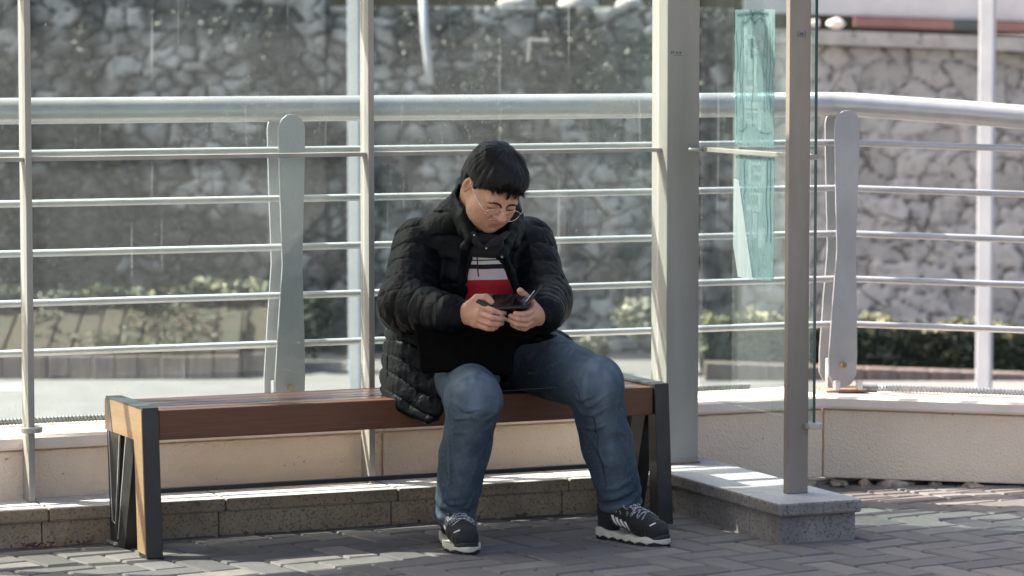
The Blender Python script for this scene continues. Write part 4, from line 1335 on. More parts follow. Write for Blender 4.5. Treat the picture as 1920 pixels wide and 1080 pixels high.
# fringe tufts falling on the forehead
rt, dr, ll = [], [], []
for (cx, wd, nn, le, sl) in ((-.050, .010, 60, .026, -.1), (-.034, .012, 90, .030, .1), (-.012, .012, 90, .024, .1), (.010, .010, 110, .033, -.15), (.030, .013, 90, .026, -.15), (.046, .010, 80, .034, -.2), (.058, .006, 50, .024, -.1)):
    x = cx+rgh.normal(0, wd*.55, nn)
    rt.append(np.stack([x, np.full(nn, .11), fringe_z(x)+.008+.010*rgh.uniform(0, 1, nn)], 1))
    dr.append(np.stack([(cx-x)*28+sl+rgh.normal(0, .06, nn), np.full(nn, .12), np.full(nn, -1.)], 1)); ll.append(le*rgh.uniform(.5, 1.35, nn))
rt = project(lambda P: np.minimum(hair_l(P), head_l(P)), np.concatenate(rt), .001); dr = np.concatenate(dr); dr /= np.linalg.norm(dr, axis=1)[:, None]; ll = np.concatenate(ll)
nr = grad(head_l, rt)
strands('fringe', HO+rt@HM.T, dr@HM.T, ll, .0026, M_hair, hair, nrm=nr@HM.T, curl=(V3(0, -.30, 0)@HM.T)[None]*np.ones((len(rt), 1)), seg=4)

# ---- glasses
m, nt, b = new_mat('glasses_metal'); M_gm = m
b.inputs['Base Color'].default_value = (.75, .62, .47, 1); b.inputs['Metallic'].default_value = .9; b.inputs['Roughness'].default_value = .25
m, nt, b = new_mat('lens'); M_lens = m
nt.nodes.remove(b); tr = nd(nt, 'ShaderNodeBsdfTransparent'); tr.inputs[0].default_value = (.94, .95, .95, 1)
gl = nd(nt, 'ShaderNodeBsdfGlossy'); gl.inputs['Roughness'].default_value = .02
mx = nd(nt, 'ShaderNodeMixShader'); lw = nd(nt, 'ShaderNodeLayerWeight'); lw.inputs[0].default_value = .10
nt.links.new(lw.outputs['Fresnel'], mx.inputs[0]); nt.links.new(tr.outputs[0], mx.inputs[1]); nt.links.new(gl.outputs[0], mx.inputs[2]); nt.links.new(mx.outputs[0], nt.nodes['Material Output'].inputs[0])
def HV(x, y, z): return Vector(hw(x, y, z))
gs = bpy.data.objects.new('glasses', None); col.objects.link(gs); gs.parent = person
gs.location = wmat(person).inverted() @ HV(0, .10, -.018)
for sx in (-1, 1):
    cx = sx*.0345; zz = -.019
    ring = []
    for k in range(33):
        a = 2*math.pi*k/32
        ring.append(HV(cx+.0245*math.cos(a), .1065-.06*(cx+.0245*math.cos(a))**2*9, zz+.0205*math.sin(a)+(.0015*math.cos(2*a))))
    bm = bmesh.new(); tube(bm, ring, .00105, 8); obj('rim', bm, M_gm, gs, smooth=True)
    bm = bmesh.new(); c_ = bm.verts.new(HV(cx, .1085-.06*cx*cx*9, zz)); rr = [bm.verts.new(p) for p in ring[:-1]]
    for k in range(32): bm.faces.new((c_, rr[k], rr[(k+1) % 32]))
    obj('lens', bm, M_lens, gs, smooth=True)
    bm = bmesh.new()
    x0 = cx+sx*.0245
    tube(bm, [HV(x0, .1065-.06*x0*x0*9, zz+.006), HV(sx*.0690, .098, zz+.010), HV(sx*.0745, .090, zz+.012), HV(sx*.0800, .04, zz+.019), HV(sx*.0815, -.002, zz+.030), HV(sx*.082, -.024, zz+.022), HV(sx*.080, -.034, zz+.002)], .0012, 8)
    obj('temple', bm, M_gm, gs, smooth=True)
    bm = bmesh.new(); tube(bm, [HV(sx*.012, .1075, zz+.002), HV(sx*.0105, .1015, zz-.004)], .0011, 6); obj('nose_pad', bm, M_gm, gs, smooth=True)
bm = bmesh.new(); tube(bm, [HV(-.0105, .106, -.015), HV(-.005, .109, -.0125), HV(.005, .109, -.0125), HV(.0105, .106, -.015)], .0012, 8); obj('bridge', bm, M_gm, gs, smooth=True)
# ================================================================== CLOTHES
def fabric(name, c1, c2, rough, sheen=0.0, wr=.5, wscale=40, wd=.006, fine=500, stretch=(1, 1, 1), spec=.4):
    m, nt, b = new_mat(name)
    c = ramp(nt, noise(nt, 9, 5, .6, coords(nt)), [(.35, c1), (.65, c2)])
    nt.links.new(c, b.inputs['Base Color']); b.inputs['Roughness'].default_value = rough
    b.inputs['Sheen Weight'].default_value = sheen; b.inputs['Sheen Roughness'].default_value = .4
    b.inputs['Specular IOR Level'].default_value = spec
    n1 = noise(nt, wscale, 4, .55, coords(nt, stretch), .8)
    b1 = nd(nt, 'ShaderNodeBump'); b1.inputs['Strength'].default_value = wr; b1.inputs['Distance'].default_value = wd
    nt.links.new(n1, b1.inputs['Height'])
    bump(nt, b, noise(nt, fine, 2, .6, coords(nt)), .25, .0008, b1.outputs[0])
    return m
M_jacket = fabric('puffer_nylon', (.0014, .0022, .0032), (.0026, .0040, .0056), .48, .0, .8, 30, .007, 700, spec=.13)
M_bag = fabric('pouch_felt', (.0022, .0022, .0022), (.0036, .0036, .0036), .95, .0, .5, 25, .005, 500, spec=.04)
M_collar_in = fabric('collar_knit', (.006, .006, .007), (.010, .010, .011), .85, .05, .4, 60, .003)

def ridge(x, p=.5):                                # puffed baffle profile: 0 in the seam, 1 in the middle
    return np.abs(np.sin(x*math.pi))**p
def wrinkle(P, f, s, amp):
    n = vn3(P, f, s)
    return amp*(1-np.abs(2*n-1)*2)
def sleeve(a, b, ra, rb, pitch=.066, amp=.0060, ph=.0, bunch=0.0, sq=None):
    def disp(s_, P, h):
        w = s_+.010*(vn3(P, (11, 11, 11), 5)-.5)
        rg_ = ridge(w/pitch+ph, .42)
        d = amp*(rg_-.75)-.0030*np.exp(-(np.abs(np.sin((w/pitch+ph)*math.pi))/.10)**2)
        d = d+(.0016+.0022*(1-rg_))*wrinkle(P, (46, 46, 20), 7, 1)+.0014*wrinkle(P, (24, 24, 24), 9, 1)
        return d
    return cone(a, b, ra, rb, sq, disp)
def zquilt(pitch, ph, amp):
    def disp(s_, P, h):
        w = P[:, 2]+.010*np.sin(P[:, 0]*14+1.0)+.006*vn3(P, (9, 9, 9), 2)
        rg_ = ridge(w/pitch+ph, .42)
        return amp*(rg_-.75)-.0030*np.exp(-(np.abs(np.sin((w/pitch+ph)*math.pi))/.10)**2)+(.0014+.0022*(1-rg_))*wrinkle(P, (52, 52, 20), 11, 1)+.0016*wrinkle(P, (22, 22, 26), 12, 1)
    return disp
zq = zquilt(.072, .2, .0065)
Fn = (F_t, 1.12)
j_torso = union([cone(PEL+V3(.0, -.02, .05), CHE+V3(0, 0, -.03), .160, .150, Fn, zq), cone(CHE+V3(0, 0, -.03), CHE+V3(.005, .0, .06), .150, .125, Fn, zq)], .04)
j_yoke = union([cone(SHO_R+V3(.02, 0, -.01), NEC+V3(-.02, .01, .0), .088, .078, None, zq), cone(SHO_L+V3(-.02, 0, -.01), NEC+V3(.03, .02, -.01), .086, .078, None, zq)], .04)
j_armR = Groups([sleeve(SHO_R, ELB_R, .090, .080), sleeve(ELB_R, WRI_R+V3(-.035, .01, .0), .080, .058, .052, .0058, .3)], .035)
j_armL = Groups([sleeve(SHO_L, ELB_L, .088, .080), sleeve(ELB_L, WRI_L+V3(.015, .04, .005), .080, .060, .046, .0062, .1)], .035)
cuffR = cone(WRI_R+V3(-.055, .018, .0), WRI_R+V3(-.018, .004, .0), .050, .038)
cuffL = cone(WRI_L+V3(.02, .055, .008), WRI_L+V3(.008, .016, .003), .052, .042)
# standing collar, open at the front
def colpts(dz, k=1.0):
    c = V3(-.075, 10.24, 1.02)
    raw = [(-.122, 10.105, .930), (-.143, 10.150, .990), (-.160, 10.215, 1.052), (-.146, 10.300, 1.085), (-.080, 10.345, 1.085), (-.010, 10.335, 1.050), (.014, 10.290, .990), (.004, 10.225, .945), (-.015, 10.165, .905), (-.040, 10.130, .875)]
    return [V3(*p)+V3(0, 0, dz) for p in raw]
cp = colpts(0)
edgeL = chain([V3(-.142, 10.115, .90), V3(-.148, 10.155, .84), V3(-.158, 10.17, .76)], [.017, .014, .012], .01)
edgeR = chain([V3(-.030, 10.140, .885), V3(-.004, 10.175, .82), V3(.024, 10.19, .74)], [.013, .013, .012], .01)
j_collar = union([edgeL, edgeR, chain(cp, [.020, .024, .024, .024, .024, .023, .020, .018, .016, .013], .01), chain(colpts(-.045)[1:-2], [.022, .028, .030, .032, .030, .024, .018], .01)], .022)
# skirt of the jacket spilling over the bench on the left, and a strip of hem on the right
def flapdisp(s_, P, h):
    w = (P[:, 2]+.55*(P[:, 0]+.33))
    rg_ = ridge(w/.062+.30, .45)
    return .0085*(rg_-.7)+(.0028+.0024*(1-rg_))*wrinkle(P, (44, 34, 16), 15, 1)+.0016*wrinkle(P, (80, 60, 50), 16, 1)
qn = V3(-.35, -.93, .1)
def poly_sd(x, z, pts):
    """signed distance to a polygon"""
    pts = np.array(pts, float); n = len(pts)
    d = np.full(len(x), 1e9); ins = np.zeros(len(x), bool)
    for i in range(n):
        a, b_ = pts[i], pts[(i+1) % n]; e_ = b_-a
        wx, wz = x-a[0], z-a[1]
        h = np.clip((wx*e_[0]+wz*e_[1])/(e_@e_), 0, 1)
        d = np.minimum(d, (wx-e_[0]*h)**2+(wz-e_[1]*h)**2)
        c = ((a[1] <= z) & (b_[1] > z)) | ((b_[1] <= z) & (a[1] > z))
        xx = a[0]+(z-a[1])/(e_[1] if abs(e_[1]) > 1e-9 else 1e-9)*e_[0]
        ins ^= c & (x < xx)
    return np.where(ins, -np.sqrt(d), np.sqrt(d))
FLP = [pix(u, v, 10.15) for u, v in ((728, 596), (712, 640), (704, 690), (700, 742), (722, 768), (756, 786), (800, 801), (832, 790), (850, 700), (850, 600), (790, 580))]
FLP = [(p[0], p[2]) for p in FLP]
def j_flap(P):
    x, z = P[:, 0], P[:, 2]
    n0 = 10.185-.35*(x+.30)*1.0+.16*(z-.55)*1.2-.9*np.maximum(0, (x+.26))**2+2.6*np.minimum(0, x+.335)**2*8
    q = poly_sd(x, z, FLP)
    w = z+.45*(x+.33)*(1-np.clip((z-.55)/.1, 0, 1)*1.6)+.006*np.sin(x*40)
    ph_ = (w-.372)/.058
    rg_ = ridge(ph_, .45); seam_ = np.exp(-(np.abs(np.sin(ph_*math.pi))/.10)**2)
    th = .020+.0075*(rg_-.6)-.0035*seam_+(.0020+.0035*(1-rg_))*wrinkle(P, (50, 50, 12), 15, 1)+.0025*wrinkle(P, (22, 22, 22), 17, 1)
    return smax((q+.010-.012*(rg_-.6))*.9, (np.abs(P[:, 1]-n0)-th)*.85, .022)
j_hem = union([cone((.03, 10.40, .63), (.145, 10.36, .575), .070, .045, None, zq), cone((.0, 10.34, .64), (.115, 10.28, .600), .050, .03, None, zq), cone((.06, 10.50, .60), (.20, 10.42, .535), .06, .03, None, zq)], .03)
XLz = [(.60, -.128), (.66, -.132), (.735, -.138), (.80, -.131), (.865, -.124), (.925, -.108), (.95, -.10)]
XRz = [(.60, -.09), (.635, -.02), (.665, .014), (.70, .014), (.735, .0), (.81, -.024), (.865, -.042), (.89, -.054), (.925, -.080), (.95, -.09)]
def interp(z, t): return np.interp(z, [a for a, _ in t], [b for _, b in t])
def opening(P):
    z = P[:, 2]
    wob = .004*np.sin(z*60)
    return np.maximum(np.maximum(interp(z, XLz)-P[:, 0]+wob, P[:, 0]-interp(z, XRz)+wob), np.maximum(P[:, 1]-10.33, z-.945))
j_core = Groups([j_torso, j_yoke, j_flap, j_hem], .03)
def jacket_f(P):
    d = smax(j_core(P), -opening(P), .012)
    d = smin(d, j_collar(P), .024)
    a = smin(j_armR(P), j_armL(P), .01)
    d = smin(d, a, .012)
    d = smin(d, smin(cuffR(P), cuffL(P), 0), .008)
    d = smax(d, -(cone(hw(0, -.02, -.03), NEC+V3(0, 0, .02), .074, .080)(P)), .006)
    return d
jacket = sculpt('jacket', jacket_f, (-.50, 9.88, .34), (.32, 10.66, 1.16), .0033, M_jacket, person, 1)
jacket['label'] = 'black quilted puffer jacket'
# zip tape along the opening edges and a snap
M_zip = surf('zip_tape', (.012, .012, .012), (.02, .02, .02), 20, .6, 0)
M_snap = surf('snap', (.5, .5, .5), (.6, .6, .6), 20, .3, .6, 0)
pts = [V3(x+.004, 10.05, z) for z, x in XRz[2:]]
pts = project(jacket_f, np.array(pts), .0005)
sp = project(jacket_f, np.array([pix(946, 486, 10.1)]), .001)[0]
bm = bmesh.new(); g_ = Vector(grad(jacket_f, sp[None])[0]); tube(bm, [Vector(sp), Vector(sp)+g_*.002], .0035, 12); obj('snap_button', bm, M_snap, jacket)

# ---- polo shirt with stripes
m, nt, b = new_mat('striped_shirt'); M_shirt = m
g = nd(nt, 'ShaderNodeNewGeometry'); sx_ = nd(nt, 'ShaderNodeSeparateXYZ'); nt.links.new(g.outputs['Position'], sx_.inputs[0])
nn_ = noise(nt, 7, 2, .5, coords(nt))
ad = nd(nt, 'ShaderNodeMath', operation='MULTIPLY_ADD'); nt.links.new(nn_, ad.inputs[0]); ad.inputs[1].default_value = .012; nt.links.new(sx_.outputs['Z'], ad.inputs[2])
mr = nd(nt, 'ShaderNodeMapRange'); nt.links.new(ad.outputs[0], mr.inputs['Value']); mr.inputs['From Min'].default_value = .706; mr.inputs['From Max'].default_value = .906
BK, WH, PK, RD = (.008, .008, .010), (.80, .78, .76), (.70, .58, .58), (.50, .010, .014)
def zz(v): return (1.55-(v-60)*1.612e-3-.70)/.2
rp = nt.nodes.new('ShaderNodeValToRGB'); rp.color_ramp.interpolation = 'CONSTANT'
st = [(0, RD), (zz(529), PK), (zz(508.6), BK), (zz(500), WH), (zz(493), BK), (zz(490.5), WH), (zz(486), BK)]
e = rp.color_ramp.elements
while len(e) < len(st): e.new(.5)
for el, (p_, c_) in zip(e, st): el.position = p_; el.color = (*c_, 1)
nt.links.new(mr.outputs[0], rp.inputs[0])
nt.links.new(rp.outputs[0], b.inputs['Base Color']); b.inputs['Roughness'].default_value = .85
b1 = bump(nt, b, noise(nt, 22, 4, .5, coords(nt, (1, 1, .6)), .8), .8, .010)
def sh_disp(s_, P, h): return .004*wrinkle(P, (20, 20, 34), 33, 1)
shirt_f = union([cone(PEL+V3(.01, -.05, .08), CHE+V3(.01, -.01, -.05), .140, .138, Fn, sh_disp), cone(CHE+V3(.01, -.01, -.05), CHE+V3(.01, 0, .07), .138, .105, Fn), cone(CHE+V3(0, 0, .05), NEC+V3(0, -.02, 0), .10, .068)], .03)
shirt_g = lambda P: smax(shirt_f(P), -cone(hw(0, 0, -.08), NEC+V3(-.005, -.05, .02), .03, .036)(P), .01)
shirt = sculpt('shirt', shirt_g, (-.34, 10.05, .55), (.16, 10.62, 1.05), .0036, M_shirt, person, 1)
shirt['label'] = 'polo shirt with a red body and black and white chest stripes'
col_pts = [pix(884, 428, 10.12), pix(886, 440, 10.10), pix(893, 452, 10.09), pix(901, 461, 10.09)]
col_pts2 = [pix(950, 438, 10.13), pix(938, 447, 10.10), pix(925, 455, 10.09), pix(912, 462, 10.09)]
shc = union([chain(col_pts, [.009, .011, .011, .008], .004), chain(col_pts2, [.009, .011, .011, .008], .004), cone(pix(886, 450, 10.13), pix(930, 455, 10.13), .024, .024), cone(pix(890, 466, 10.14), pix(926, 468, 10.14), .026, .026)], .006)
sculpt('shirt_collar', shc, (-.18, 10.0, .86), (.05, 10.2, .99), .0025, M_collar_in, shirt, 1)
bm = bmesh.new()
pl = project(shirt_g, np.array([pix(905.5+.6*i_, 470+6*i_, 10.08) for i_ in range(8)]), .001)
tube(bm, [Vector(p) for p in pl], .0018, 6); obj('placket', bm, M_collar_in, shirt, smooth=True)
for (u, v) in ((889, 433), (910.5, 477)):
    q = Vector(pix(u, v, 10.06)); q = Vector(project(lambda P: np.minimum(shc(P), shirt_g(P)), np.array([q]), .0005)[0])
    bm = bmesh.new(); tube(bm, [q, q+Vector((.002, -.003, .0005))], .0022, 12); obj('shirt_button', bm, M_snap, shirt)

# ---- jeans
m, nt, b = new_mat('denim'); M_denim = m
fa = nd(nt, 'ShaderNodeAttribute'); fa.attribute_name = 'fade'
c = ramp(nt, noise(nt, 10, 6, .65, coords(nt)), [(.3, (.020, .034, .051)), (.7, (.035, .057, .082))])
c = mix(nt, ramp(nt, fa.outputs['Fac'], [(0, (0, 0, 0)), (1, (.85, .85, .85))]), c, (.19, .24, .285))
wv = noise(nt, 420, 2, .8, coords(nt, (1, 1, .25)))
c = mix(nt, ramp(nt, wv, [(.42, (0, 0, 0)), (.70, (.45, .45, .45))]), c, (.13, .17, .21))
nt.links.new(c, b.inputs['Base Color']); b.inputs['Roughness'].default_value = .88
b.inputs['Specular IOR Level'].default_value = .25
b0 = nd(nt, 'ShaderNodeBump'); b0.inputs['Strength'].default_value = .8; b0.inputs['Distance'].default_value = .010
nt.links.new(noise(nt, 26, 4, .55, coords(nt, (1, 1, .7)), 1.0), b0.inputs['Height'])
bump(nt, b, wv, .3, .0008, b0.outputs[0])
def leg(hip, kne, ank, rr, seed, hemk):
    rh, rk, rs, rb = rr
    ax_t = kne-hip; ax_s = ank-kne; Ls = np.linalg.norm(ax_s); ds = ax_s/Ls
    front = -ax_t/np.linalg.norm(ax_t)
    def ring(P, o, d):
        q = P-o; q = q-(q@d)[:, None]*d
        x = np.cross(d, V3(0, 1, .2)); x /= np.linalg.norm(x); y = np.cross(d, x)
        return np.arctan2(q@y, q@x)
    def dthigh(s_, P, h):
        L_ = np.linalg.norm(ax_t); a = ring(P, hip, ax_t/L_)
        near = np.exp(-((h-.93)/.14)**2); hipf = np.exp(-(h/.25)**2)
        return .006*hipf*np.sin(h*L_*85+a*1.3)+.0035*wrinkle(P, (13, 13, 15), seed, 1)
    def dshin(s_, P, h_):
        h = np.clip((P-kne)@ds/Ls, 0, 1)
        a = ring(P, kne, ds)
        kn = np.exp(-((h-.10)/.13)**2); hem = np.exp(-((h-.97)/.13)**2)
        f2 = np.sin(h*Ls*135+1.7*np.sin(a*1.0+seed*2)-a*.5)
        long_ = .0040*np.sin(a*3+seed+h*3.0)*(1-hem)
        return .0030*hem*f2+long_+.0040*wrinkle(P, (16, 16, 10), seed+1, 1)
    def dshin2(s_, P, h): return dshin(s_, P, .48+.5*h)
    mid = kne+ax_s*.48+V3(0, .012, 0)
    low = kne+ax_s*hemk
    return union([cone(hip, kne, rh, rk, None, dthigh), cone(kne, mid, rk*.97, rs, None, dshin), cone(mid, low, rs, rb, None, dshin2)], .022)
jlR = leg(HIP_R, KNE_R, ANK_R, (.107, .081, .069, .065), 1.0, .97)
jlL = leg(HIP_L, KNE_L, ANK_L, (.112, .082, .074, .066), 4.0, .93)
seat_f = cone(HIP_R+V3(.01, .04, .01), HIP_L+V3(0, .04, .01), .115, .115)
def jeans_f(P):
    d = smin(smin(jlR(P), jlL(P), .03), seat_f(P), .04)
    # open hems
    for an, kn, hk in ((ANK_R, KNE_R, .97), (ANK_L, KNE_L, .93)):
        ds = (an-kn)/np.linalg.norm(an-kn); p0 = kn+(an-kn)*hk+ds*.055
        d = smax(d, (P-p0)@ds+.004*np.sin(P[:, 0]*90), .004)*1.0
        d = smax(d, -cone(p0-ds*.03, p0+ds*.06, .048, .050)(P), .003)
    return d
# the plane cut must only act on its own leg: blend by distance
def jeans_g(P):
    dl = []
    for fld, an, kn, hk in ((jlR, ANK_R, KNE_R, .97), (jlL, ANK_L, KNE_L, .93)):
        ds = (an-kn)/np.linalg.norm(an-kn); p0 = kn+(an-kn)*hk+ds*.040
        x = fld(P)
        x = smax(x, (P-p0)@ds+.004*np.sin(P[:, 0]*80+P[:, 1]*60), .005)
        x = smax(x, -cone(p0-ds*.035, p0+ds*.06, .052, .056)(P), .003)
        dl.append(x)
    d = smin(smin(dl[0], dl[1], .03), seat_f(P), .04)
    if FOLDS is not None:
        m_ = np.abs(d) < .02
        if m_.any(): d[m_] = smin(d[m_], FOLDS(P[m_]), .0075)
    return d
FOLDS = None
fold_px = [  # creases of the denim: (Y, radius, points)
 (9.84, .0065, [(836, 776), (850, 789), (882, 777)]), (9.82, .006, [(843, 755), (872, 770), (900, 768)]), (9.85, .006, [(940, 752), (929, 774), (938, 790)]), (9.88, .006, [(936, 797), (922, 808), (905, 810)]),
 (9.95, .006, [(822, 712), (836, 745), (842, 772)]), (9.86, .005, [(905, 782), (925, 776), (938, 762)]), (9.88, .005, [(832, 800), (850, 812), (872, 808)]),
 (10.0, .0065, [(814, 966), (835, 957), (862, 969)]), (10.0, .0065, [(818, 948), (848, 968), (888, 976)]), (10.0, .006, [(884, 925), (876, 955), (892, 977)]), (10.0, .0055, [(822, 930), (845, 945), (868, 940)]),
 (9.92, .005, [(914, 825), (899, 888), (892, 932)]), (9.92, .005, [(838, 830), (836, 880), (828, 925)]),
 (10.1, .006, [(968, 692), (950, 712), (930, 722)]), (10.1, .006, [(975, 676), (1000, 668), (1040, 662)]), (10.1, .006, [(985, 700), (1010, 690), (1035, 688)]),
 (10.05, .0065, [(1078, 755), (1094, 774), (1085, 790)]), (10.02, .006, [(1090, 768), (1112, 757), (1130, 738)]), (10.02, .006, [(1086, 790), (1110, 785), (1135, 765)]), (10.02, .0055, [(1068, 742), (1088, 752), (1108, 740)]), (10.05, .005, [(1092, 812), (1112, 812), (1135, 795)]),
 (10.05, .0055, [(1158, 705), (1168, 735), (1170, 770)]), (10.08, .005, [(1106, 820), (1127, 862), (1140, 915)]), (10.08, .005, [(1172, 800), (1182, 860), (1190, 905)]),
 (10.12, .0065, [(1138, 948), (1168, 934), (1200, 928)]), (10.12, .006, [(1132, 925), (1160, 918), (1192, 898)]), (10.12, .006, [(1150, 960), (1180, 952), (1204, 944)])]
_ff = []
for Yf, rf_, pp in fold_px:
    rf_ *= 1.35
    q = np.array([pix(u, v, Yf) for u, v in pp]); t = np.linspace(0, 1, 7)
    q = np.stack([np.interp(t, np.linspace(0, 1, len(q)), q[:, k]) for k in range(3)], 1)
    q = project(jeans_g, q, -rf_*.15)
    rs_ = [rf_*(.25+.75*math.sin(math.pi*x)) for x in t]
    _ff.append((chain([p for p in q], rs_, 0), q.mean(0), np.linalg.norm(q-q.mean(0), axis=1).max()+rf_+.022))
def folds_f(P):
    d = np.full(len(P), .05)
    for g_f, c_, r_ in _ff:
        m_ = ((P-c_)**2).sum(1) < r_*r_
        if m_.any(): d[m_] = np.minimum(d[m_], g_f(P[m_]))
    return d
FOLDS = folds_f
def fade(V_):
    a = np.zeros(len(V_))
    for kn, an, hp in ((KNE_R, ANK_R, HIP_R), (KNE_L, ANK_L, HIP_L)):
        a += .75*np.exp(-((V_-(kn+V3(0, -.06, .035)))**2/np.array([.06, .09, .085])**2).sum(1))
        for t_ in (.15, .35, .55, .75):
            c_ = kn+(an-kn)*t_+V3(0, -.075, 0); a += .38*np.exp(-((V_-c_)**2/np.array([.035, .05, .06])**2).sum(1))
        for t_ in (.3, .5, .7, .9):
            c_ = kn+(hp-kn)*t_+V3(0, -.03, .085); a += .55*np.exp(-((V_-c_)**2/np.array([.05, .08, .05])**2).sum(1))
        low_ = kn+(an-kn)*1.02; a += .35*np.exp(-((V_-low_)[:, 2]/.025)**2)*(np.linalg.norm((V_-low_)[:, :2], axis=1) < .12)
    return np.clip(a*(.25+.9*vn3(V_, (60, 60, 13), 61)+.5*vn3(V_, (24, 24, 40), 62)), 0, 1)
jeans = sculpt('jeans', jeans_g, (-.35, 9.76, .03), (.48, 10.68, .72), .0034, M_denim, person, 1, {'fade': fade})
jeans['label'] = 'faded blue jeans'
# seams as thin raised stitching lines
M_stitch = surf('stitching', (.02, .03, .045), (.03, .045, .065), 30, .8, 0)
def seam(pts, nm='inseam'):
    q = np.array(pts); t = np.linspace(0, 1, 40); tt = np.linspace(0, 1, len(q))
    q = np.stack([np.interp(t, tt, q[:, k]) for k in range(3)], 1)
    q = project(jeans_g, q, .0003)
    bm = bmesh.new(); tube(bm, [Vector(p) for p in q], .0016, 5); obj(nm, bm, M_stitch, jeans, smooth=True)
seam([pix(970, 700, 9.98), pix(1010, 705, 9.98), pix(1060, 728, 9.98), pix(1088, 768, 10.0)])
seam([pix(1108, 800, 10.0), pix(1112, 860, 10.03), pix(1128, 930, 10.08)])
# ---- sneakers
M_shoe = fabric('sneaker_mesh', (.008, .008, .009), (.014, .014, .015), .75, .1, .4, 120, .002, 900)
M_toe = surf('sneaker_rubber', (.012, .012, .012), (.02, .02, .02), 30, .5, 0, .1, 400, .0005)
M_mid = surf('midsole_cream', (.50, .47, .38), (.62, .59, .50), 25, .6, 0, .2, 200, .001)
M_lace = surf('lace', (.015, .015, .016), (.55, .56, .58), 260, .8, 0, lo=.46, hi=.54)
M_stripe = surf('stripe_white', (.68, .69, .70), (.8, .8, .8), 40, .5, 0, .2, 500, .0005)
def sneaker(ank, fd, lateral, label, roll=0.0):
    """local axes: x = lateral (outer) side, y = toe, z up; origin under the ankle"""
    y = fd/np.linalg.norm(fd); z = V3(0, 0, 1); x = np.cross(y, z)*1.0
    if lateral < 0: x = -x
    M = np.stack([x, y, z], 1); O = V3(ank[0], ank[1], 0)-y*.0
    foot_hw = lambda yy: np.interp(yy, [-.085, -.070, -.03, .03, .09, .14, .175, .192, .200], [.018, .034, .037, .038, .050, .050, .038, .020, .004])
    def outline(P, grow=0.0):
        yc = np.clip(P[:, 1], -.085, .200); cx = .004*np.sin((yc+.02)*14)
        dx = np.abs(P[:, 0]-cx)-(foot_hw(yc)+grow)
        dy = np.maximum(P[:, 1]-.198-grow, -.084-grow-P[:, 1])
        return np.maximum(dx*.9, dy)
    def upper(P):
        d = union([cone((0, .150, .048), (0, .100, .056), .030, .034, ((1, 0, 0), .80)), cone((0, .100, .056), (0, .030, .082), .036, .038, ((1, 0, 0), .92)),
                   cone((0, .035, .080), (0, -.035, .092), .038, .041, ((1, 0, 0), .98)), cone((0, -.045, .045), (0, -.040, .095), .036, .036), cone((.012, .165, .036), (-.012, .165, .036), .024, .024)], .025)(P)
        d = smax(d, outline(P, -.001), .008)
        d = smax(d, .020-P[:, 2], .002)
        d = smax(d, P[:, 2]-(.112-.10*np.maximum(P[:, 1]+.0, 0)), .006)
        d = smax(d, -cone((0, -.020, .105), (0, -.016, .16), .026, .032)(P), .004)
        return d+.0006*np.sin(P[:, 1]*420)*(P[:, 1] > .10)
    def midsole(P):
        wav = .027+.009*np.cos((P[:, 1]+.085)*17)*np.exp(-((P[:, 1]+.06)/.10)**2)+.003*np.sin(P[:, 1]*95)-.035*np.maximum(P[:, 1]-.10, 0)
        groove = .0018*np.sin(P[:, 2]*900)
        return smax(smax(outline(P, .003)+groove*.6, P[:, 2]-wav, .003), .009-P[:, 2]+.003*np.sin(P[:, 1]*150), .002)
    def outsole(P):
        lug = .0035*(np.sin(P[:, 1]*300) > 0)
        toe = .022*np.exp(-((P[:, 1]-.200)/.035)**2)
        return smax(smax(outline(P, .001-lug*.5), P[:, 2]-(.014+toe), .002), -P[:, 2]+lug*.6, .001)
    wf = lambda f: local(f, O, M)
    c = O+y*.06+z*.06
    lo, hi = c-V3(.17, .17, .075), c+V3(.17, .17, .09)
    s = sculpt('sneaker', wf(upper), lo, hi, .0022, M_shoe, person, 1)
    s['label'] = label
    sculpt('midsole', wf(midsole), lo, hi, .0022, M_mid, s, 1)
    sculpt('outsole', wf(outsole), lo, hi, .0026, M_toe, s, 0)
    def WL(p): return O+M@np.array(p, float)
    # side stripes
    for k in range(4):
        y0 = .004+k*.019
        q = []
        for j in range(7):
            t = j/6
            q.append((.055, y0+.014*(1-t), .032+.048*t-.005*k*t))
        nrm_ = None
        P = project(upper, np.array(q), .0008)
        dirs = np.tile(V3(0, 1, 0), (len(P), 1)); wd_ = .0060
        bm = bmesh.new()
        Pa = project(upper, P-dirs*wd_, .0010); Pb = project(upper, P+dirs*wd_, .0010)
        va = [bm.verts.new(Vector(WL(p))) for p in Pa]; vb = [bm.verts.new(Vector(WL(p))) for p in Pb]
        for j in range(6): bm.faces.new((va[j], vb[j], vb[j+1], va[j+1]))
        obj('stripe', bm, M_stripe, s)
    # laces: crossing bars plus a loose bow
    for k in range(5):
        yy = .030+k*.020; zt = .2
        for sg in (-1, 1):
            q = [(sg*.026, yy-.006, .09-.25*(yy-.03)), (sg*.012, yy, .105-.25*(yy-.03)), (0, yy+.003, .108-.25*(yy-.03)), (-sg*.014, yy+.008, .105-.25*(yy-.03)), (-sg*.027, yy+.012, .09-.25*(yy-.03))]
            P = project(upper, np.array(q), .0025)
            bm = bmesh.new(); tube(bm, [Vector(WL(p)) for p in P], .0021, 6); obj('lace', bm, M_lace, s, smooth=True)
    for sg in (-1, 1):
        q = [(0, .030, .118), (sg*.018, .038, .119), (sg*.036, .050, .108), (sg*.030, .064, .100), (sg*.012, .045, .112), (0, .032, .118), (sg*.012, .060, .110), (sg*.026, .085, .092), (sg*.030, .092, .080)]
        bm = bmesh.new(); tube(bm, [Vector(WL(p)) for p in q], .0019, 6); obj('lace', bm, M_lace, s, smooth=True)
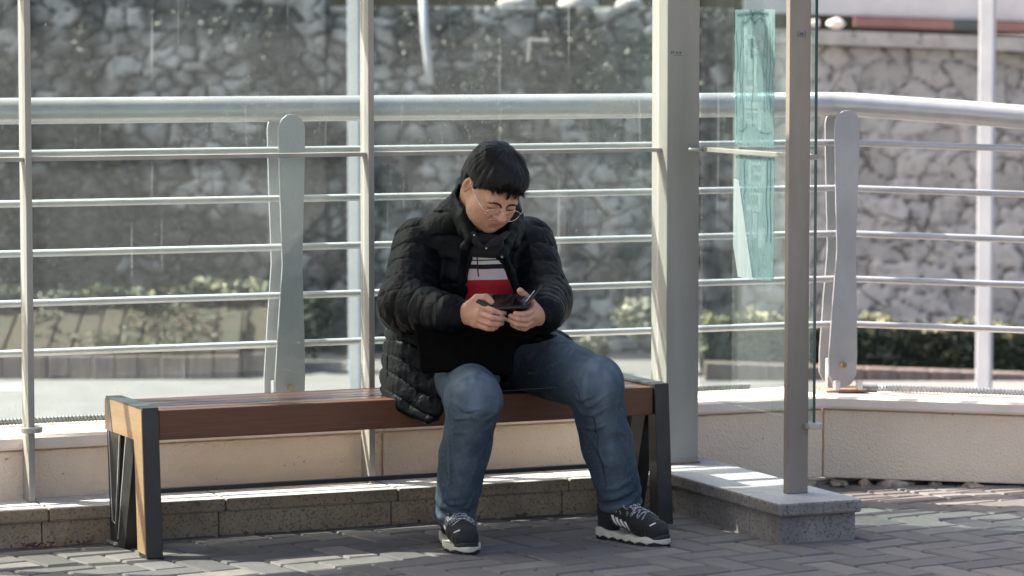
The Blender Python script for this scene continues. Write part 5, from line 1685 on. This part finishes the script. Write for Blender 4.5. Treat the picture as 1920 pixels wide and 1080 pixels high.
    # small pale flash on the toe
    P = project(upper, np.array([(.020, .168, .07), (.034, .160, .06)]), .001)
    bm = bmesh.new(); tube(bm, [Vector(WL(p)) for p in P], .0022, 5); obj('toe_mark', bm, M_stripe, s)
    return s
# toe directions: right foot (left in the photo) points at the viewer, left foot turned out
sneaker(ANK_R+V3(.0, -.005, 0), V3(.23, -.973, 0), 1, 'black sneaker with cream sole and white side stripes')
sneaker(ANK_L+V3(-.006, -.025, 0), V3(.70, -.714, 0), 1, 'black sneaker with cream sole and white side stripes')

# ---- dark sleeve pouch lying on the lap
pm_x = V3(.985, .06, -.03); pm_x /= np.linalg.norm(pm_x)
pm_n = V3(.08, -.93, .36); pm_n -= pm_x*(pm_n@pm_x); pm_n /= np.linalg.norm(pm_n)
pm_z = np.cross(pm_x, -pm_n); pm_z = np.cross(pm_n, pm_x)*-1 if pm_z[2] < 0 else pm_z
PMM = np.stack([pm_x, pm_n, pm_z], 1)
PC = pix(873, 639, 10.015)
def pouch(P):
    q = (P-PC)@PMM
    x, n_, z = q[:, 0], q[:, 1], q[:, 2]
    bow = .018*np.cos(x*9)-.012+.006*np.sin(x*21+1)+.006*np.sin(z*30)
    w = .150+.004*np.sin(z*22); hgt = .104+.003*np.sin(x*25)
    xs = x+.10*(z-.02)*np.clip(-x/.15, 0, 1)*1.0
    q2 = np.stack([np.abs(xs)-w+.022, np.abs(z)-hgt+.022], 1)
    d2 = np.sqrt((np.maximum(q2, 0)**2).sum(1))+np.minimum(q2.max(1), 0)-.022
    return smax(d2, np.abs(n_-bow)-.013+.003*wrinkle(P, (22, 22, 22), 91, 1), .012)
po = sculpt('pouch', pouch, PC-V3(.2, .12, .16), PC+V3(.2, .12, .16), .003, M_bag, None, 2)
tag(po, 'soft black document pouch resting on the lap of the seated person', 'pouch')

# ---- phone in an open flip case
ph = thing('phone', 'black phone in an open flip case held in both hands', 'phone', tuple(pix(955, 585, 9.90)))
M_ph = surf('phone_case', (.006, .006, .007), (.012, .012, .013), 40, .35, 0, .2, 300, .0005)
m, nt, b = new_mat('phone_glass'); M_pg = m
b.inputs['Base Color'].default_value = (.004, .004, .005, 1); b.inputs['Roughness'].default_value = .08
M_edge_w = surf('phone_edge', (.45, .45, .46), (.6, .6, .6), 40, .3, .6, 0)
def slab(name, c, ax_, ay_, hx, hy, hz, mat, bev=.003):
    ax_ = Vector(ax_).normalized(); ay_ = Vector(ay_); ay_ = (ay_-ax_*ay_.dot(ax_)).normalized(); az_ = ax_.cross(ay_)
    bm = bmesh.new(); c = Vector(c)
    quadbox(bm, [c+ax_*(sx*hx)+ay_*(sy*hy)+az_*(sz*hz) for sz in (-1, 1) for sx, sy in ((-1, -1), (1, -1), (1, 1), (-1, 1))])
    return obj(name, bm, mat, ph, bevel=bev)
ax1 = pix(986, 574, 9.915)-pix(925, 577, 9.90)
c1 = (pix(986, 574, 9.915)+pix(925, 577, 9.90))/2
ay1 = V3(.02, .80, .42)
slab('case_back', c1+V3(0, .034, .012), ax1, ay1, .054, .037, .0045, M_ph)
slab('screen', c1+V3(0, .034, .012)+V3(0, -.004, .0075)*.72, ax1, ay1, .050, .034, .0008, M_pg, .001)
ax2 = pix(1016, 538, 9.93)-pix(987, 575, 9.92)
ay2 = V3(.08, 1, -.05)
c2 = (pix(1016, 538, 9.93)+pix(987, 575, 9.92))/2
slab('case_flap', c2+V3(0, .034, -.001), ax2, ay2, .036, .037, .0026, M_ph, .001)
slab('flap_pocket', c2+V3(-.0065, .030, .0035)-V3(*(ax2/np.linalg.norm(ax2)))*.008, ax2, ay2, .021, .034, .0011, M_edge_w, .0005)
ax3 = pix(927, 580, 9.90)-pix(905, 566, 9.92)
c3 = (pix(927, 580, 9.90)+pix(905, 566, 9.92))/2
slab('case_tab', c3+V3(0, .030, .010), ax3, ay1, .022, .037, .006, M_ph)
# ================================================================== TEAL FILM ON THE SIDE GLASS, WITH WORN LETTERS
# film spans along the pane (t) and up (z); the letters are lighter strokes, worn and running
fo = bpy.data.objects.new('window_film', None); col.objects.link(fo); fo.parent = sh
def ray_on_pane(u, v):
    """where the line of sight of the drawing's corner meets the pane (only used to size the film)"""
    x = (u-960)/6286
    # W(GS, t): X = BASE.x + A.x*GS + N.x*t ; Y = BASE.y + A.y*GS + N.y*t
    t = (x*(BASE.y+A.y*GS)-(BASE.x+A.x*GS))/(N.x-x*N.y)
    Y = BASE.y+A.y*GS+N.y*t
    return t, 1.55-(v-60)/6286*Y
T0, ZT = ray_on_pane(1378, 18); T1, ZT2 = ray_on_pane(1452, 18)
_, ZB = ray_on_pane(1415, 272)
TH_ = T0-T1                                        # t falls from T0 (left in the photo) to T1
def fr(x0, x1, z0, z1, x):                          # fractions of the film -> box on the pane
    t0, t1 = T0-TH_*x0, T0-TH_*x1
    bm_ = bmesh.new(); sbox(bm_, GS-x-.0006, GS-x, min(t0, t1), max(t0, t1), z0, z1)
    return bm_
ztop = (ZT+ZT2)/2
zmid_hi, zmid_lo = 1.186, 1.155
zbot = .765
M_film = film_mat('teal_film', (.36, .47, .47), (.84, .94, .94), .40)
M_film2 = film_mat('teal_film_letter', (.56, .64, .64), (.92, .97, .97), .30)
M_film3 = film_mat('teal_film_stain', (.20, .31, .31), (.7, .8, .8), .35)
M_film4 = film_mat('sunlit_film_tone', (.62, .68, .68), (.8, .86, .86), .7)  # pale tone: sunlight on the film put into its colour
obj('film_sheet', fr(0, 1, zmid_hi, ztop, .001), M_film, fo)
def poly_on(pts, mat, name, x=.0025):
    bm_ = bmesh.new()
    a = [bm_.verts.new(W(GS-x, T0-TH_*p, z)) for p, z in pts]; b_ = [bm_.verts.new(W(GS-x-.0006, T0-TH_*p, z)) for p, z in pts]
    bm_.faces.new(a); bm_.faces.new(b_[::-1]); n = len(a)
    for i in range(n): bm_.faces.new((a[i], a[(i+1) % n], b_[(i+1) % n], b_[i]))
    return obj(name, bm_, mat, fo)
poly_on([(.03, zmid_lo), (1, zmid_lo), (1, zbot), (.50, zbot-.002), (.30, .93), (.13, 1.075), (.02, 1.08)], M_film, 'film_sheet', .001)
poly_on([(0, 1.078), (.13, 1.075), (.30, .93), (.50, zbot-.003), (.12, zbot), (0, .86)], M_film4, 'sunlit_peeled_film', .004)  # peeled wedge cut to the sunlit patch, its brightness painted in
H1 = ztop-zmid_hi
def L1(v): return ztop-(v-18)/254*H1                # height from the row of the first panel
def pxf(u): return (u-1378)/74
strokes = [ # x0, x1, row0, row1
 (1396, 1403, 52, 104), (1426, 1433, 46, 104), (1397, 1432, 66, 73), (1394, 1436, 90, 102), (1404, 1411, 104, 150), (1414, 1420, 104, 165), (1399, 1422, 160, 170), (1398, 1431, 190, 202),
 (1405, 1419, 168, 176), (1399, 1422, 222, 231), (1423, 1432, 192, 242), (1398, 1424, 205, 210)]
for u0, u1, v0, v1 in strokes: obj('letter_stroke', fr(pxf(u0), pxf(u1), L1(v1), L1(v0), .0022), M_film2, fo)
H2 = zmid_lo-zbot
def L2(v): return zmid_lo-(v-288)/244*H2
strokes2 = [(1408, 1436, 300, 306), (1414, 1434, 318, 326), (1410, 1438, 338, 346), (1430, 1437, 300, 346), (1405, 1411, 296, 345), (1408, 1430, 360, 366), (1402, 1430, 386, 398), (1424, 1430, 362, 398), (1414, 1422, 402, 450), (1424, 1436, 430, 470)]
for u0, u1, v0, v1 in strokes2: obj('letter_stroke', fr(pxf(u0), pxf(u1), L2(v1), L2(v0), .0022), M_film2, fo)
# darker runs of glue between the letters
def run(pts, w, x=.003):
    bm_ = bmesh.new()
    tube(bm_, [W(GS-x, T0-TH_*pxf(u), z) for u, z in pts], w, 6)
    return obj('glue_run', bm_, M_film3, fo)
rr = random.Random(2)
for u in (1382, 1389, 1394, 1412, 1433, 1438, 1444, 1449):
    v0, v1 = rr.uniform(28, 60), rr.uniform(150, 258)
    run([(u+rr.uniform(-1.2, 1.2)+1.2*math.sin(k*.9+u), L1(v0+(v1-v0)*k/9)) for k in range(10)], .0011)
run([(1382+k*3.4, L1(26+rr.uniform(-2, 2))) for k in range(18)], .0045)
run([(1392+k*4, L1(38+5*math.sin(k*1.3))) for k in range(11)], .0018)
run([(1385, L1(240)), (1392, L1(246)), (1400, L1(238)), (1402, L1(225))], .0014)
run([(1420, L1(240)), (1428, L1(245)), (1440, L1(246)), (1448, L1(244))], .0012)
run([(1410, L1(72+k*6)) for k in range(7)], .0045, .0028)
for u in (1440, 1446, 1398):
    run([(u+rr.uniform(-1, 1)+1.0*math.sin(k+u), L2(296+k*(20 if u > 1430 else 10))) for k in range(9)], .0016)
# tiny marks on the steel: a faded maker's note on the column and a small badge on the end post
M_ink = surf('ink', (.05, .06, .09), (.08, .09, .12), 20, .8, 0)
def mark_col(items, F, name, parent):
    bm_ = bmesh.new()
    for a in items: F(bm_, *a)
    return obj(name, bm_, M_ink, parent)
def oncol(bm_, u0, u1, v0, v1):
    k = 6286/11.0
    s0 = COL_S0+(u0-1250)/62*.118; s1 = COL_S0+(u1-1250)/62*.118
    sbox(bm_, s0, s1, TP-.0606, TP-.0602, 1.55-(v1-60)/k, 1.55-(v0-60)/k)
mark_col([(1257, 1259, 96, 101), (1260, 1263, 96, 97.2), (1261, 1262.4, 97.5, 101), (1266, 1268, 96.5, 101), (1269, 1272, 97, 98), (1269, 1272, 99.5, 101), (1273, 1276, 96.5, 101), (1262, 1278, 103.5, 104.5)], oncol, 'faded_marking', sh)
def onpost(bm_, u0, u1, v0, v1):
    k = 6286/10.3
    s0 = EPs+(u0-1479)/41*.073; s1 = EPs+(u1-1479)/41*.073
    sbox(bm_, s0, s1, EPt-.0008, EPt-.0003, 1.55-(v1-60)/k, 1.55-(v0-60)/k)
mark_col([(1494, 1496, 58, 60), (1493.5, 1495, 61.5, 65), (1494, 1496.5, 66, 68.5), (1498, 1505, 61, 66.5), (1499, 1501, 68, 69.5), (1502.5, 1504.5, 68, 69.5), (1507, 1509, 58, 60), (1508, 1509.5, 61.5, 65), (1506.5, 1509, 66, 68.5)], onpost, 'small_badge', sh)

# dry leaves and grit blown against the foot of the kerb
rl = np.random.default_rng(4)
nl = 46
ss = np.where(rl.uniform(0, 1, nl) < .6, rl.normal(.14, .05, nl), rl.uniform(-.2, 2.1, nl)); tt = -rl.uniform(.004, .035, nl)
Pl = np.array([list(W(a, b_, .006+.006*rl.uniform())) for a, b_ in zip(ss, tt)])
M_dry = leaf_mat('dry_leaf', [(0, (.05, .025, .012)), (.6, (.14, .075, .035)), (1, (.33, .23, .12))])
tag(leaves_obj('leaf_litter', Pl, .013, 6, M_dry, rl.uniform(0, 1, nl)), 'dry brown leaf crumbs along the foot of the granite kerb', 'leaf litter', kind='stuff')
